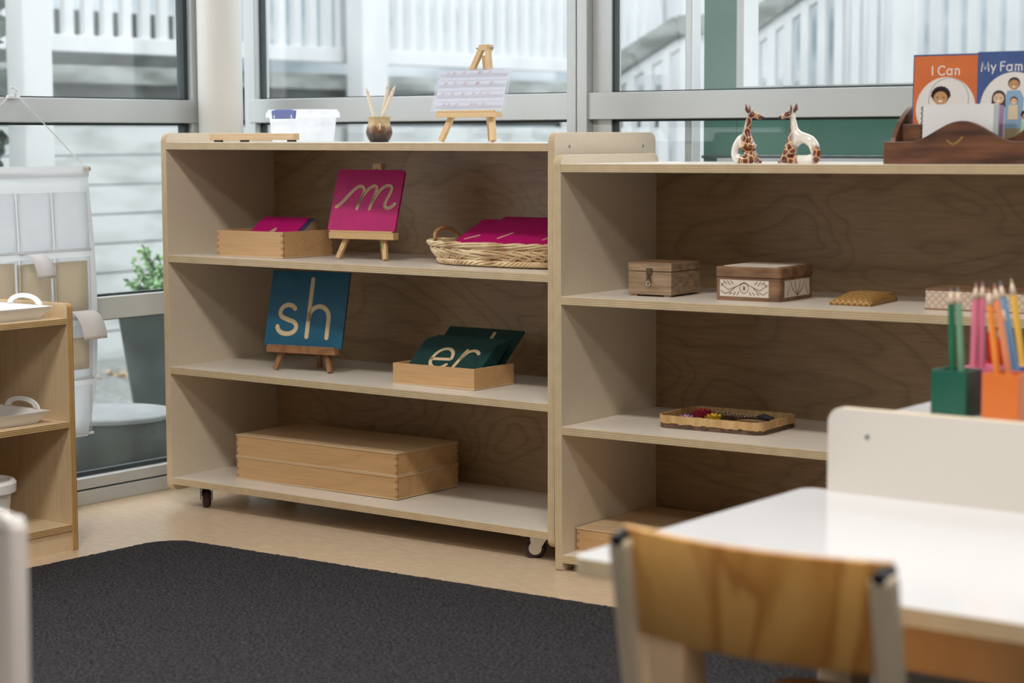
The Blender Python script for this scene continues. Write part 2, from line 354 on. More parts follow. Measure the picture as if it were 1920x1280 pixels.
# outdoor stair balustrades at b = 5
def stair(name, y, path, zb, pitch, lab, pw=.045):
    r = empty(name, (path[0][0], y, zb)); tag(r, lab, 'railing')
    px = [(a - path[0][0], z - zb) for a, z in path]
    for (a0, z0), (a1, z1) in zip(px, px[1:]):
        MB().beam((a0, 0, z0), (a1, 0, z1), .10, .07, up=(0, 1, 0)).build('handrail', M['dirtyp'], r, bevel=.004)
        MB().beam((a0, .01, z0 - .085), (a1, .01, z1 - .085), .05, .04, up=(0, 1, 0)).build('under_rail', M['picket'], r, bevel=.003)
    for q in (px[0], px[-1]): MB().box(q[0] - .05, q[0] + .05, -.06, -.02, -zb - .1, q[1]).build('newel_post', M['picket'], r)
    a = px[0][0] + .03
    while a < px[-1][0]:
        for (a0, z0), (a1, z1) in zip(px, px[1:]):
            if a0 <= a <= a1: zt = z0 + (z1 - z0) * (a - a0) / (a1 - a0) - .08
        MB().box(a - pw / 2, a + pw / 2, -.015, .02, 0, zt).build('baluster', M['picket'], r)
        a += pitch
    return r
stair('stair_railing', 5.0, [(-2.25, 1.15), (-1.62, 1.465), (-1.35, 1.465)], .45, .105, 'sloping white stair balustrade outside the middle of the windows, beside the green wall')
stair('stair_railing', 4.6, [(-1.16, 1.33), (-.2, 1.90)], .45, .085, 'steep white stair balustrade seen through the green-framed opening', .04)
MB_ = MB()
for (y0) in (5.3,):
    r = empty('fence_panel', (-.9, y0, .5)); tag(r, 'white vertical picket screen behind the book box, beyond the green frame', 'fence')
    a = 0
    while a < 1.9:
        MB().box(a, a + .05 + .012 * random.random(), -.015, .015, .62 if a > .6 else .45, 2.2).build('picket', M['picket'], r); a += .095
    MB().box(-.05, 1.95, .016, .04, .55, .66).build('rail', M['dirtyp'], r)
r = empty('fence_panel', (-3.0, 4.4, -.1)); tag(r, 'white picket fence below the deck, seen under the window transom at the middle window', 'fence')
a = 1.15
while a < 2.1:
    MB().box(a, a + .05, -.015, .015, 0, 1.12).build('picket', M['picket'], r); a += .1
MB().box(1.1, 2.15, .016, .04, .9, .98).build('rail', M['picket'], r)
# green painted timber frame with opening, b = 1.2
gr = empty('green_wall', (1.4, 1.2, 0)); tag(gr, 'green painted outdoor wall panel with a white-edged opening, right of the stair railing', 'wall')
MB().box(-.563, -.46, 0, .08, 0, 2.6).build('frame_post', M['greenp'], gr, bevel=.002)
MB().box(-.563, 1.9, .002, .078, .872, 1.048).build('lower_panel', M['greenp'], gr)
MB().box(-.458, -.436, -.006, .07, 1.05, 2.6).build('opening_edge', M['picket'], gr)
MB().box(-.436, 1.9, -.006, .07, 1.050, 1.054).build('opening_edge', M['picket'], gr)
MB().box(-.563, 1.9, -.01, .02, .864, .871).build('drip_groove', M['gasket'], gr)
MB().box(-.49, 1.9, -.05, .0, .80, .864).build('ledge', M['picket'], gr)
MB().box(-.563, 1.9, .0, .08, 0, .80).build('base_panel', M['greenp'], gr)
tag(MB().box(1.163, 1.184, .58, .62, 0, 2.6).build('downpipe', M['alu'], bevel=.004), 'slim grey outdoor post between the stair railing and green wall', 'post')
# stump with slab on top, close outside the left window
st = empty('tree_stump', (-.56, .31, -.1)); tag(st, 'wide mossy tree stump with a pale sawn top just outside the left window', 'stump')
prof = []; n = 56
def stump_ring(r0, z, amp): return [((r0 + amp * (math.sin(5 * t) * .4 + math.sin(11 * t + 1) * .35 + random.uniform(-.4, .4))) * math.cos(t), (r0 + amp * (math.sin(5 * t) * .4 + math.sin(11 * t + 1) * .35)) * math.sin(t), z) for t in [2 * PI * k / n for k in range(n)]]
mb = MB(); rings = [stump_ring(.20, -.02, .012), stump_ring(.185, .08, .011), stump_ring(.175, .16, .010), stump_ring(.172, .245, .008)]
vs = [v for r_ in rings for v in r_]; fs = [(i * n + k, i * n + (k + 1) % n, (i + 1) * n + (k + 1) % n, (i + 1) * n + k) for i in range(3) for k in range(n)]
mb.add(vs, fs + [tuple(3 * n + k for k in range(n))]); mb.build('trunk', M['bark'], st, smooth=True)
MB().lathe([(.17, .244), (.182, .246), (.184, .257), (.178, .261), (0.0001, .262)], 48).build('sawn_top', M['stone'], st, bevel=.002)
# planter with shrub
pl = empty('planter', (-1.28, 1.24, -.1)); tag(pl, 'tall tapered grey-green planter pot behind the left end of the long shelf unit', 'pot')
MB().lathe([(.11, 0), (.12, .01), (.185, .46), (.20, .465), (.20, .49), (.18, .49), (.175, .45), (.0001, .44)], 40).build('pot_body', M['potm'], pl, smooth=True)
sh = empty('leafy_shrub', (-1.28, 1.24, .36)); tag(sh, 'loose green leafy shrub growing in the tapered outdoor planter', 'plant')
mb = MB(); ml = MB()
for k in range(60):
    a = random.uniform(0, 2 * PI); e = random.uniform(.3, 1.0); L = random.uniform(.10, .27)
    d = Vector((math.cos(a) * (1 - e * .5), math.sin(a) * (1 - e * .5), e)).normalized(); p0 = Vector((0, 0, -.02)); p1 = p0 + d * L
    mb.tube([p0, (p0 + p1) / 2 + Vector((0, 0, .02)), p1], .0025, 5)
    for q in range(40):
        t = random.uniform(.3, 1.05); c = p0 + d * L * t; ld = (Vector((random.gauss(0, 1), random.gauss(0, 1), random.gauss(0, .6))).normalized()); s_ = random.uniform(.014, .03)
        up = ld.orthogonal().normalized() * s_ * .35
        ml.add([c, c + ld * s_ * .5 + up, c + ld * s_, c + ld * s_ * .5 - up], [(0, 1, 2, 3)])
mb.build('stems', M['bark'], sh); lf = ml.build('foliage', M['leafg'], sh); lf['kind'] = 'stuff'
dl = empty('dark_shrub', (-2.45, 1.05, -.1)); tag(dl, 'dark foliage at the far left beside the thick white outdoor post', 'plant')
ml = MB()
for k in range(4200):
    c = Vector((random.uniform(-.25, .25), random.uniform(-.45, .35), random.uniform(0, 2.3))); ld = Vector((random.gauss(0, 1), random.gauss(0, 1), random.gauss(0, .7))).normalized(); s_ = random.uniform(.05, .11)
    up = ld.orthogonal().normalized() * s_ * .3; ml.add([c, c + ld * s_ * .5 + up, c + ld * s_, c + ld * s_ * .5 - up], [(0, 1, 2, 3)])
lf = ml.build('foliage', M['leafd'], dl); lf['kind'] = 'stuff'; MB().tube([(0, 0, 0), (.03, -.04, 1.2), (0, 0, 2.2)], .03, 8).build('trunk', M['bark'], dl)
ml = MB()
for k in range(60):
    c = Vector((random.gauss(0, .09), random.gauss(0, .06), .004)); ld = Vector((random.gauss(0, 1), random.gauss(0, 1), .1)).normalized() * .02; up = Vector((-ld.y, ld.x, .01)) * .4
    ml.add([c, c + ld + up, c + ld * 2, c + ld - up], [(0, 1, 2, 3)])
o = ml.build('fallen_leaves', base('tan_leaf', (.62, .46, .26), .8)[0]); o.location = (-2.75, 2.35, -.088); o['kind'] = 'stuff'; tag(o, 'scatter of tan fallen leaves on the grey gravel outside', 'leaves')
# ------------------------------------------------------------------ shelf units
def make_unit(name, label, loc, rz, ry, W, D, boards, zp0, zp1, T, mats, r=.022, back=None, kick=None, screws=(), backmat=None, bz=None):
    face, top, ex, ez, bk = mats
    u = empty(name, loc, rz, ry); tag(u, label, 'shelf unit')
    for k, x0 in enumerate((0, W - T)):
        mb = MB(); poly = rrect(0, D, zp0, zp1, r, 6, corners=(.8, .8, 1, 1) if zp0 > .01 else (.25, .25, 1, 1))
        mb.prism(poly, x0, x0 + T, lambda y, z, t: (t, y, z)); s_ = mb.build('side_panel', [face, ex], u, bevel=.0012, axis=0)
        for (sy, sz) in screws:
            m2 = MB(); xx = W if k else 0; sg = 1 if k else -1
            m2.v = []; prof = [(.0038, 0), (.0038, .0006), (.0001, .0004)]
            vs = []
            m2.lathe(prof, 16); m2.v = [(xx + sg * z, sy + y, sz + x) for x, y, z in m2.v]; m2.build('screw', M['screw'], s_)
    for k, (z0, z1) in enumerate(boards):
        MB().box(T, W - T, 0, D - .012, z0, z1).build('top_board' if k == 0 else 'shelf_board', [top, ez], u, bevel=.0012, axis=2)
    zz = bz or (boards[-1][0], boards[0][1])
    MB().box(T, W - T, D - .0115, D - .002, zz[0], zz[1]).build('back_panel', bk, u)
    if kick: MB().box(T, W - T, .006, .02, 0, boards[-1][0] - .0005).build('kick_board', face, u)
    return u
Lb = [(.8948, .9128), (.6164, .6344), (.3371, .3551), (.0577, .0757)]
Rb = [(.8482, .8662), (.5703, .5883), (.2938, .3118), (.018, .036)]
lam = (M['lam'], M['lamtop'], M['ex'], M['ez'], M['back'])
uL = make_unit('shelf_unit', 'long pale plywood shelf unit on castors under the middle window, holding letter cards', (0, 0, 0), 0, -TL, 1.2, .395, Lb, .0405, .9355, .018, lam, screws=((.0545, .905), (.342, .905)))
uR = make_unit('shelf_unit', 'pale plywood shelf unit on the right with small wooden boxes and giraffe ornaments', (RO.x, RO.y, 0), RA, -TR, 1.2, .395, Rb, 0.0, .885, .018, lam, screws=((.0545, .857), (.342, .857)))
# castors of the long unit
def castor(x, y, ang, label):
    c = empty('castor', (x, y, 0)); c.parent = uL; c['label'] = label
    m = Matrix.Rotation(ang, 4, 'Z')
    def T_(mb): mb.v = [tuple(m @ Vector(v)) for v in mb.v]; return mb
    wz = .0255
    w_ = MB().lathe([(.006, -.011), (.0185, -.011), (.0235, -.0085), (.0255, -.003), (.0255, .003), (.0235, .0085), (.0185, .011), (.006, .011)], 32)
    w_.v = [(x_, z_ , y_ + wz) for x_, y_, z_ in w_.v]; T_(w_).build('wheel', M['rubber'], c, smooth=False, bevel=.001)
    h = MB().lathe([(.0001, -.0125), (.014, -.0125), (.015, -.011), (.015, .011), (.014, .0125), (.0001, .0125)], 24); h.v = [(x_, z_, y_ + wz) for x_, y_, z_ in h.v]; T_(h).build('hub', M['chrome'], c)
    f = MB()
    for s_ in (-1, 1):
        f.prism([(-.007, wz - .006), (.007, wz - .006), (.026, .048), (.026, .0555), (-.012, .0555), (-.012, .048)], s_ * .0135, s_ * .0155, lambda u, v, t: (u, t, v))
    f.box(-.012, .026, -.0155, .0155, .052, .0555); T_(f).build('fork', M['chrome'] if ang > 0 else M['black'], c)
    pm = MB().box(-.03, .035, -.028, .028, .0555, .0577); T_(pm).build('mounting_plate', M['chrome'], c)
    return c
castor(.088, .05, -.76, 'dark castor turned edge-on at the front left corner')
castor(1.115, .045, .72, 'castor with pale metal fork at the front right corner')
castor(.10, .33, .8, 'castor at the back left corner'); castor(1.1, .33, .4, 'castor at the back right corner')
om = (M['oface'], M['oface'], M['oex'], M['oez'], M['oface'])
u4 = make_unit('shelf_unit', 'low varnished plywood shelf with amber edges against the left window, holding white trays', (.231, -1.502, 0), PI / 2, 0, 1.012, .36, [(.5115, .525), (.279, .293), (.046, .060)], 0, .558, .017, om, r=.012, kick=True)
u3 = make_unit('shelf_unit', 'low unit with a white raised end panel behind the table, under the pencil pots', (2.352, -.14, .0065), -PI / 2, 0, .80, .40, [(.4875, .5055), (.25, .268), (.018, .036)], 0, .5345, .018, (base('white_laminate_panel', (.70, .66, .61), .4)[0], M['wtop'], M['tedge'], M['tedge'], M['back']), r=.022, screws=((.062, .4965), (.34, .4965)))
# ------------------------------------------------------------------ carpet
M['carpet'] = noisy('charcoal_carpet', (.005, .005, .006), (.066, .063, .070), (170, 190, 190), rough=.95, detail=4, spec=.1, bump=1.0)
out = rrect(.325, 4.6, -4.6, -.296, .075, 10, corners=(1, 1, 1, 1)); pts = []
for i, p_ in enumerate(out):
    q = out[(i + 1) % len(out)]; L = math.dist(p_, q); n = max(1, int(L / .006))
    for k in range(n):
        t = k / n; x = p_[0] + (q[0] - p_[0]) * t; y = p_[1] + (q[1] - p_[1]) * t; pts.append((x + random.gauss(0, .0016), y + random.gauss(0, .0016)))
def warp(x, y): return (x + .012 * math.sin((y + .3) * 2.2), y + .03 * max(0, x - .4))
pts = [warp(*p_) for p_ in pts]
cp = MB().prism(pts, 0.0005, .006, lambda u, v, t: (u, v, t)).build('carpet', M['carpet']); tag(cp, 'large charcoal grey carpet with a rounded corner on the pale floor', 'carpet')
# loose tufts along the edge
# ------------------------------------------------------------------ jointed wooden boxes
def joint_box(name, label, cat, loc, rz, w_, d, h, lid=None, wall=.007, open_=True, group=None, nj=4, base_t=.003):
    r = empty(name, loc, rz); tag(r, label, cat, group)
    mb = MB(); t = wall
    mb.box(0, w_, 0, t, 0, h); mb.box(0, w_, d - t, d, 0, h); mb.box(0, t, t, d - t, 0, h); mb.box(w_ - t, w_, t, d - t, 0, h)
    mb.box(t, w_ - t, t, d - t, .001, .004); mb.build('box_body', M['beech'], r, bevel=.0006)
    j = MB(); hh = h / (2 * max(nj, 1))
    for k in range(nj):
        z0 = hh * (2 * k + .5); z1 = z0 + hh * .8
        for xx in (0, w_ - t): j.box(xx + .0005, xx + t - .0005, -.0003, 0, z0, z1)
        for yy in (0, d - t): j.box(w_, w_ + .0003, yy + .0005, yy + t - .0005, z0 + (hh if True else 0) * .0, z1)
        j.box(-.0003, 0, .0005, t - .0005, z0, z1)
    if nj: j.build("finger_joint", M["beech_d"], r)
    if base_t: MB().box(-.001, w_ + .001, -.001, d + .001, .0, base_t).build('base', M['pale'], r, bevel=.0006)
    if lid: MB().box(-.0015, w_ + .0015, -.0015, d + .0015, h, h + lid).build('lid', M['pale'], r, bevel=.0008)
    return r
joint_box('wooden_box', 'open beech box with comb joints holding magenta cards, left on the upper shelf', 'box', LW(.141, .052, .6344), 0, .221, .178, .063, nj=4)
joint_box('wooden_box', 'open beech box of dark green letter cards on the middle shelf', 'box', LW(.683, .077, .3551), 0, .240, .150, .048, nj=0)
joint_box('wooden_box', 'wide flat lidded beech box, lower of the two stacked on the bottom shelf', 'box', LW(.159, .088, .0757), 0, .524, .232, .052, lid=.0035, nj=3)
joint_box('wooden_box', 'wide flat lidded beech box, upper of the two stacked on the bottom shelf', 'box', LW(.159, .088, .1315), 0, .523, .232, .0515, lid=.0035, nj=3)
joint_box('wooden_box', 'lidded beech box on the bottom shelf of the right unit, behind the table corner', 'box', RW(.004 + .018, .05, .036), RA, .42, .30, .048, lid=.0035, nj=3)
# ------------------------------------------------------------------ letter shapes (2D, unit = metres on the card)
def card(name, label, cat, loc, rz, lean, w_, h, th, mat, strokes=(), sw=.01, rad=.0, group=None, edge=None, mats=None, parent=None):
    """leaning card: local u along width, v up the card"""
    r = empty(name, loc, rz, 0, 0); tag(r, label, cat, group)
    cl, sl = math.cos(lean), math.sin(lean)
    f = lambda u, v, t: (u, v * sl + t * cl, v * cl - t * sl)
    poly = rrect(0, w_, 0, h, rad, 5) if rad else [(0, 0), (w_, 0), (w_, h), (0, h)]
    MB().prism(poly, 0, th, f, 0, 1).build('board', [mat, edge or M['mdf']], r, bevel=0)
    for s_ in strokes:
        mb = MB(); stroke(mb, s_, sw, f, -.0006, .0002); o_ = mb.build('letter_stroke', M['sand'], r)
        if mat is M['pink']: mb = MB(); stroke(mb, [(x - sw * .22, y - sw * .12) for x, y in s_], sw * .16, f, -.0008, -.0006, n=4); mb.build('pencil_groove', M['brown_line'], o_)
    return r
# script m
def pathm(s_, ox, oy):
    P = bez((0, .04), (.12, .10), (.25, .42), (.40, .58), 8) + bez((.40, .58), (.50, .70), (.62, .60), (.60, .46), 6)[1:] + [(.52, .1), (.50, 0)]
    A = [(.52, .12)] + [(.56, .28)] + bez((.60, .38), (.68, .56), (.80, .70), (.88, .62), 6) + bez((.88, .62), (.92, .56), (.86, .30), (.80, 0), 5)[1:]
    B = [(.84, .20)] + bez((.90, .36), (.98, .56), (1.10, .72), (1.22, .64), 6) + bez((1.22, .64), (1.32, .54), (1.08, .16), (1.16, .06), 8)[1:] + bez((1.16, .06), (1.24, -.02), (1.32, .06), (1.38, .15), 6)[1:]
    return [[(ox + x * s_, oy + y * s_ * .72) for x, y in q] for q in (P, A, B)]
th_ = math.radians(5.7)
card('letter_card', 'magenta card with a sandpaper cursive m, on the small easel', 'card', LW(.445, .119, .700), th_, .322, .195, .155, .006, M['pink'], pathm(.122, .014, .058), .0078, .009, edge=M['pink'])
# print sh
def S_(ox, oy, s_): return [(ox + x * s_ * 1.24, oy + y * s_) for x, y in arc(.30, .66, .24, .26, 35, 180, 9) + arc(.30, .66, .24, .18, 180, 250, 4)[1:] + [(.36, .43)] + arc(.32, .22, .27, .22, 62, -90, 10) + arc(.30, .24, .28, .24, -90, -175, 8)[1:]]
shs = [S_(.031, .031, .078), [(.121, .026), (.121, .168)], [(.121, .070)] + arc(.150, .073, .029, .029, 165, 0, 9) + [(.179, .026)]]
card('letter_card', 'blue card with a sandpaper sh, on the dark wooden easel', 'card', LW(.249, .099, .415), math.radians(9.2), .244, .225, .188, .005, M['teal'], shs, .0113, 0, edge=M['navy'])
# easels
def easel(label, loc, rz, w_, hrail, H, lean, mat, railh, raild, lt, splay, back=.12, pen=False):
    """origin: floor point below the rail middle front"""
    r = empty('tabletop_easel', loc, rz); tag(r, label, 'easel')
    tl = math.tan(lean)
    for s_ in (-1, 1):
        x0 = s_ * (w_ / 2 * splay); xt = s_ * lt * .55
        y0 = 0; yt = (H) * tl
        MB().beam((x0, y0 + lt * .6, 0.003), (xt, yt + lt * .6, H), lt, lt * .8, up=(0, 1, 0)).build('front_leg', mat, r, bevel=.0008)
    MB().beam((0, H * tl * .9 + lt, H * .9), (0, H * tl * .9 + back, 0.003), lt, lt * .7, up=(0, 1, 0)).build('rear_leg', mat, r, bevel=.0008)
    MB().box(-w_ / 2, w_ / 2, hrail * tl - raild, hrail * tl + lt * .3, hrail - railh, hrail).build('ledge', mat, r, bevel=.0012)
    MB().box(-w_ / 2 + .004, w_ / 2 - .004, hrail * tl - raild - .0004, hrail * tl - raild + .004, hrail, hrail + .004).build('ledge_lip', mat, r, bevel=.0006)
    MB().box(-lt, lt, H * tl - .002, H * tl + lt * 1.6, H - .012, H + .002).build('head_block', mat, r, bevel=.001)
    k = MB().tube([(-lt * 1.9, H * tl + .006, H - .006), (lt * 1.9, H * tl + .006, H - .006)], .0022, 8); k.build('pin', M['screw'], r)
    return r
c8 = math.cos(th_); s8 = math.sin(th_)
e1 = easel('pine easel carrying the magenta m card, with a green mark on its leg', LW(.445 + .0975 * c8 + .013, .1016 + .0975 * s8, .6344), th_, .188, .066, .226, .322, M['easel'], .016, .018, .012, .73, .03)
gm = MB(); 
stroke(gm, [(-.004, .02), (.002, .035), (-.002, .03), (.004, .046)], .0012, lambda u, v, t: (.0655 - v * .26 + u, .0015 + v * .333 + t, v + .003), -.0006, .0)
gm.build('green_mark', base('green_scribble', (.22, .42, .10), .6)[0], e1)
easel('dark wooden easel carrying the blue sh card on the middle shelf', LW(.249 + .1125 * math.cos(.16) + .004, .0885 + .1125 * math.sin(.16), .3551), .16, .200, .0605, .225, .244, M['easel_d'], .015, .016, .0125, .80, .035)
easel('natural wooden easel on top of the long unit, holding a ruled sheet', LW(.838, .156, .9128), 0.0, .175, .069, .222, .312, M['easel_p'], .012, .020, .013, .87, .035)
# ruled practice sheet in a clear sleeve
ps = empty('practice_sheet', LW(.724, .172, .984), 0.009); tag(ps, 'ruled handwriting sheet in a clear sleeve, leaning on the top easel', 'paper')
le = .312; fP = lambda u, v, t: (u, v * math.sin(le) + t * math.cos(le) + .0006, v * math.cos(le) - t * math.sin(le))
MB().prism([(0, 0), (.214, 0), (.214, .102), (0, .102)], 0, .0006, fP).build('clear_sleeve', clear('sleeve_film', (.95, .96, .98), .05, .2, (.86, .88, .95), .1), ps)
MB().prism([(.008, .001), (.204, .001), (.204, .098), (.008, .098)], .0008, .0011, fP).build('sheet', base('lilac_white_paper', (.86, .86, .90), .7)[0], ps)
mb = MB()
for k in range(4): mb.prism([(.01, .006 + k * .0255), (.202, .006 + k * .0255), (.202, .0135 + k * .0255), (.01, .0135 + k * .0255)], .0004 , .0007, fP)
mb.build('ruled_bands', base('grey_ruling', (.60, .61, .67), .7)[0], ps)
mb = MB()
for k in range(4):
    for q in range(46): mb.prism([(.013 + q * .0041, .0225 + k * .0255), (.015 + q * .0041, .0225 + k * .0255), (.015 + q * .0041, .0231 + k * .0255), (.013 + q * .0041, .0231 + k * .0255)], .0004, .0007, fP)
mb.build('dotted_lines', base('dotted_blue', (.2, .22, .34), .7)[0], ps)
mb = MB()
for k in range(4):
    for x0 in (.03, .05, .075, .11, .125, .15):
        x0 += random.uniform(-.008, .008); y0 = .016 + k * .0255
        stroke(mb, [(x0, y0 - .004), (x0 + .004, y0 + .004), (x0 + .006, y0 - .003), (x0 + .010, y0 + .003)], .0005, fP, .0003, .0007)
mb.build('red_script', base('red_pencil', (.62, .2, .2), .8)[0], ps)
# magenta cards in the beech box
zb = .6344
for k in range(9):
    pk = k == 0
    o = card('letter_card', 'magenta card, foremost and highest in the open beech box on the upper shelf' if pk else 'dark edge-on letter card filed behind the magenta one in the upper beech box', 'card',
             LW(.172 + (.0 if pk else .006), .064 + k * .0085, zb + .010), .03, 1.0 - .02 * k, .150 if pk else .16, .152 - .006 * k, .0042, M['pink'] if pk else M['navy'],
             [[(.05, .06), (.075, .106), (.078, .098), (.066, .072)]] if pk else (), .005, .006, group=None if pk else 'letter cards filed in the upper beech box', edge=M['pink'] if pk else M['mdf'])
# dark green cards
for k in range(6):
    f0 = k == 0
    lab = 'dark green card with a sandpaper er, foremost in the beech box' if f0 else 'plain dark green card between the er card and the tallest one'
    def e_(ox, oy, s_): return [(ox + x * s_, oy + y * s_) for x, y in [(.08, .40), (.82, .43)] + arc(.46, .45, .37, .42, 0, 180, 12) + arc(.46, .42, .38, .38, 180, 285, 8) + arc(.50, .42, .34, .38, 285, 325, 3)]
    st_ = ([[(.05 + x, y + .0) for x, y in e_(0, .041, .075)], [(.130, .036), (.142, .105)], [(.1375, .078)] + arc(.163, .082, .022, .024, 160, 40, 8)]) if f0 else ()
    card('letter_card', lab, 'card', LW(.690 + .001 * k, .088 + k * .0095, .3551 + .010), .0, .88 - .015 * k, .214, .132, .0045, M['dgreen'], st_, .0088, 0, group=None if f0 else 'dark green cards filed behind the er card', edge=M['dgreen'])
card('letter_card', 'dark green card standing highest at the back of the beech box, one sand stroke showing', 'card', LW(.691, .152, .3551 + .006), 0, .86, .222, .172, .0045, M['dgreen'], [[(.142, .10), (.142, .158)]], .009, 0, edge=M['dgreen'])
# ------------------------------------------------------------------ wicker basket
bk = empty('wicker_basket', LW(.955, .190, .6344), .0); tag(bk, 'oval wicker basket of magenta cards at the right end of the upper shelf', 'basket')
def superell(hx, hy, n, p=3.2):
    o = []
    for k in range(n):
        t = 2 * PI * k / n; c, s_ = math.cos(t), math.sin(t)
        o.append((hx * math.copysign(abs(c) ** (2 / p), c), hy * math.copysign(abs(s_) ** (2 / p), s_)))
    return o
PER = 360; _lo = superell(.183, .098, PER); _hi = superell(.205, .122, PER)
def bpt(s_, t, off=0):
    """s in 0..1 round the basket, t 0..1 up"""
    k = (s_ % 1) * PER; i = int(k) % PER; j = (i + 1) % PER; fr = k - int(k)
    lx = _lo[i][0] * (1 - fr) + _lo[j][0] * fr; ly = _lo[i][1] * (1 - fr) + _lo[j][1] * fr
    hx = _hi[i][0] * (1 - fr) + _hi[j][0] * fr; hy = _hi[i][1] * (1 - fr) + _hi[j][1] * fr
    x = lx + (hx - lx) * t; y = ly + (hy - ly) * t; d = Vector((x, y)).normalized() * off
    return (x + d.x, y + d.y, .004 + t * .052)
mb = MB()
for ph in range(4):   # foot braid
    mb.tube([bpt(s_ / 240, .05 + .085 * math.sin(s_ / 240 * 2 * PI * 26 + ph * PI / 2) + .08, .003 * math.cos(s_ / 240 * 2 * PI * 26 + ph * PI / 2)) for s_ in range(240)], .0030, 6, closed=True)
mb.build('foot_braid', M['wicker'], bk, smooth=True)
mb = MB(); N = 27
for k in range(N):
    for q in range(2):
        s0 = k / N + q * .0075
        mb.tube([bpt(s0 + .052 * u, .30 + .50 * u, .002 + .003 * math.sin(u * PI)) for u in (0, .25, .5, .75, 1)], .0027, 6)
        mb.tube([bpt(s0 + .115 * u, .72 - .46 * u, .0005 + .006 * math.sin(min(1, u * 1.4) * PI) * (1 if u < .72 else 1)) for u in (0, .2, .4, .6, .8, 1)], .0027, 6)
mb.build('woven_side', M['wicker'], bk, smooth=True)
mb = MB()
for k in range(24):
    for q in range(4):
        s0 = k / 24 + q * .0085
        mb.tube([bpt(s0 + .12 * u, .80 + .17 * u + .03 * math.sin(u * PI * 2 + q), .004 * math.sin(u * PI) + q * .0014 - .001) for u in (0, .2, .4, .6, .8, 1)], .0026, 6)
mb.build('rim', M['wicker'], bk, smooth=True)
MB().prism(superell(.18, .095, 40), .002, .005, lambda u, v, t: (u, v, t)).build('base', M['wicker'], bk)
for sg in (-1, 1):
    pts = [(sg * (.196 + .012 * math.sin(t)), -.045 * math.cos(t), .054 + .026 * math.sin(t)) for t in [PI * k / 16 for k in range(17)]]
    mb = MB().tube(pts, [.0045 + .0008 * (k % 2) for k in range(17)], 8)
    mb.build('handle', M['wicker_h'], bk, smooth=True)
bz_ = .6344
spec = [(.815, .116, .010, .10, 1.22, .165, 'magenta card resting leftmost in the wicker basket', [[(.02, .05), (.10, .12)], [(.05, .055), (.06, .12)]]),
        (.860, .126, .012, .03, 1.19, .165, 'magenta card, second from the left in the wicker basket', [[(.06, .05), (.08, .08)]]),
        (.935, .120, .010, .05, 1.26, .16, 'magenta card in the wicker basket beside the shelf end panel', [[(.05, .05), (.10, .10)]]),
        (.985, .128, .016, -.03, 1.26, .16, 'magenta card farthest right in the wicker basket', [[(.06, .05), (.08, .09)]])]
for a, b_, dz, rz, le, ww, lab, st_ in spec:
    card('letter_card', lab, 'card', LW(a, b_, bz_ + .030 + dz), rz, le, ww, .17, .005, M['pink'], st_, .006, .008, edge=M['mdf'])
# ------------------------------------------------------------------ things on top of the long unit
o = empty('plastic_tub', LW(.17, .20, .9128)); tag(o, 'translucent white plastic tub with a blue clip on top of the long unit', 'tub')
M['tub'] = clear('frosted_tub', (.95, .97, 1), .05, .8, (.97, .98, 1), .25, (4, 4, 4))
mb = MB(); A0 = rrect(.006, .144, .006, .104, .018, 5); A1 = rrect(0, .15, 0, .11, .02, 5); n = len(A0)
mb.add([(x, y, .001) for x, y in A0] + [(x, y, .066) for x, y in A1], [(i, (i + 1) % n, n + (i + 1) % n, n + i) for i in range(n)] + [tuple(range(n))]); mb.build('tub_body', M['tub'], o, smooth=False)
mb = MB(); L1 = rrect(-.007, .157, -.006, .116, .022, 5); L2 = rrect(-.002, .152, 0, .11, .02, 5)
mb.add([(x, y, .060) for x, y in L1] + [(x, y, .070) for x, y in L1] + [(x, y, .080) for x, y in L2], [(i, (i + 1) % n, n + (i + 1) % n, n + i) for i in range(n)] + [(n + i, n + (i + 1) % n, 2 * n + (i + 1) % n, 2 * n + i) for i in range(n)] + [tuple(range(2 * n, 3 * n))]); mb.build('lid', M['tub'], o)
mb = MB(); mb.prism([(.034, .057), (.031, .077), (.050, .0805), (.094, .0805), (.113, .077), (.110, .057)], -.013, -.0075, lambda u, v, t: (u, t, v)); mb.build('clip', base('blue_clip', (.13, .17, .42), .35)[0], o, bevel=.002)
mb = MB()
for x in (.042, .100): mb.prism([(x, .058), (x - .002, .064), (x + .001, .067), (x + .003, .058)], -.0145, -.013, lambda u, v, t: (u, t, v))
mb.build('clip_slot', M['whiteplas'], o)
o = empty('wooden_board', LW(.078, .095, .9128)); tag(o, 'narrow pale wooden board on dark feet, left end of the long unit top', 'board')
MB().box(0, .283, 0, .022, .0045, .0205).build('plank', M['pale'], o, bevel=.001)
for x in (.02, .11, .268):
    MB().box(x - .009, x + .009, .004, .018, 0, .0045).build('foot', M['ink'], o)
o = empty('pottery_jar', LW(.543, .20, .9128)); tag(o, 'small brown glazed pottery jar holding three wooden pencils', 'jar')
m, nt, b_ = base('two_tone_glaze', (.3, .2, .1), .18, .6)
t_ = nt.nodes.new('ShaderNodeTexCoord'); sp_ = nt.nodes.new('ShaderNodeSeparateXYZ'); nt.links.new(t_.outputs['Generated'], sp_.inputs[0])
nz = nd(nt, 'ShaderNodeTexNoise'); nz.inputs['Scale'].default_value = 9; nt.links.new(t_.outputs['Generated'], nz.inputs['Vector'])
ma = nd(nt, 'ShaderNodeMath', operation='MULTIPLY_ADD'); ma.inputs[1].default_value = .22; nt.links.new(nz.outputs['Fac'], ma.inputs[0]); nt.links.new(sp_.outputs['Z'], ma.inputs[2])
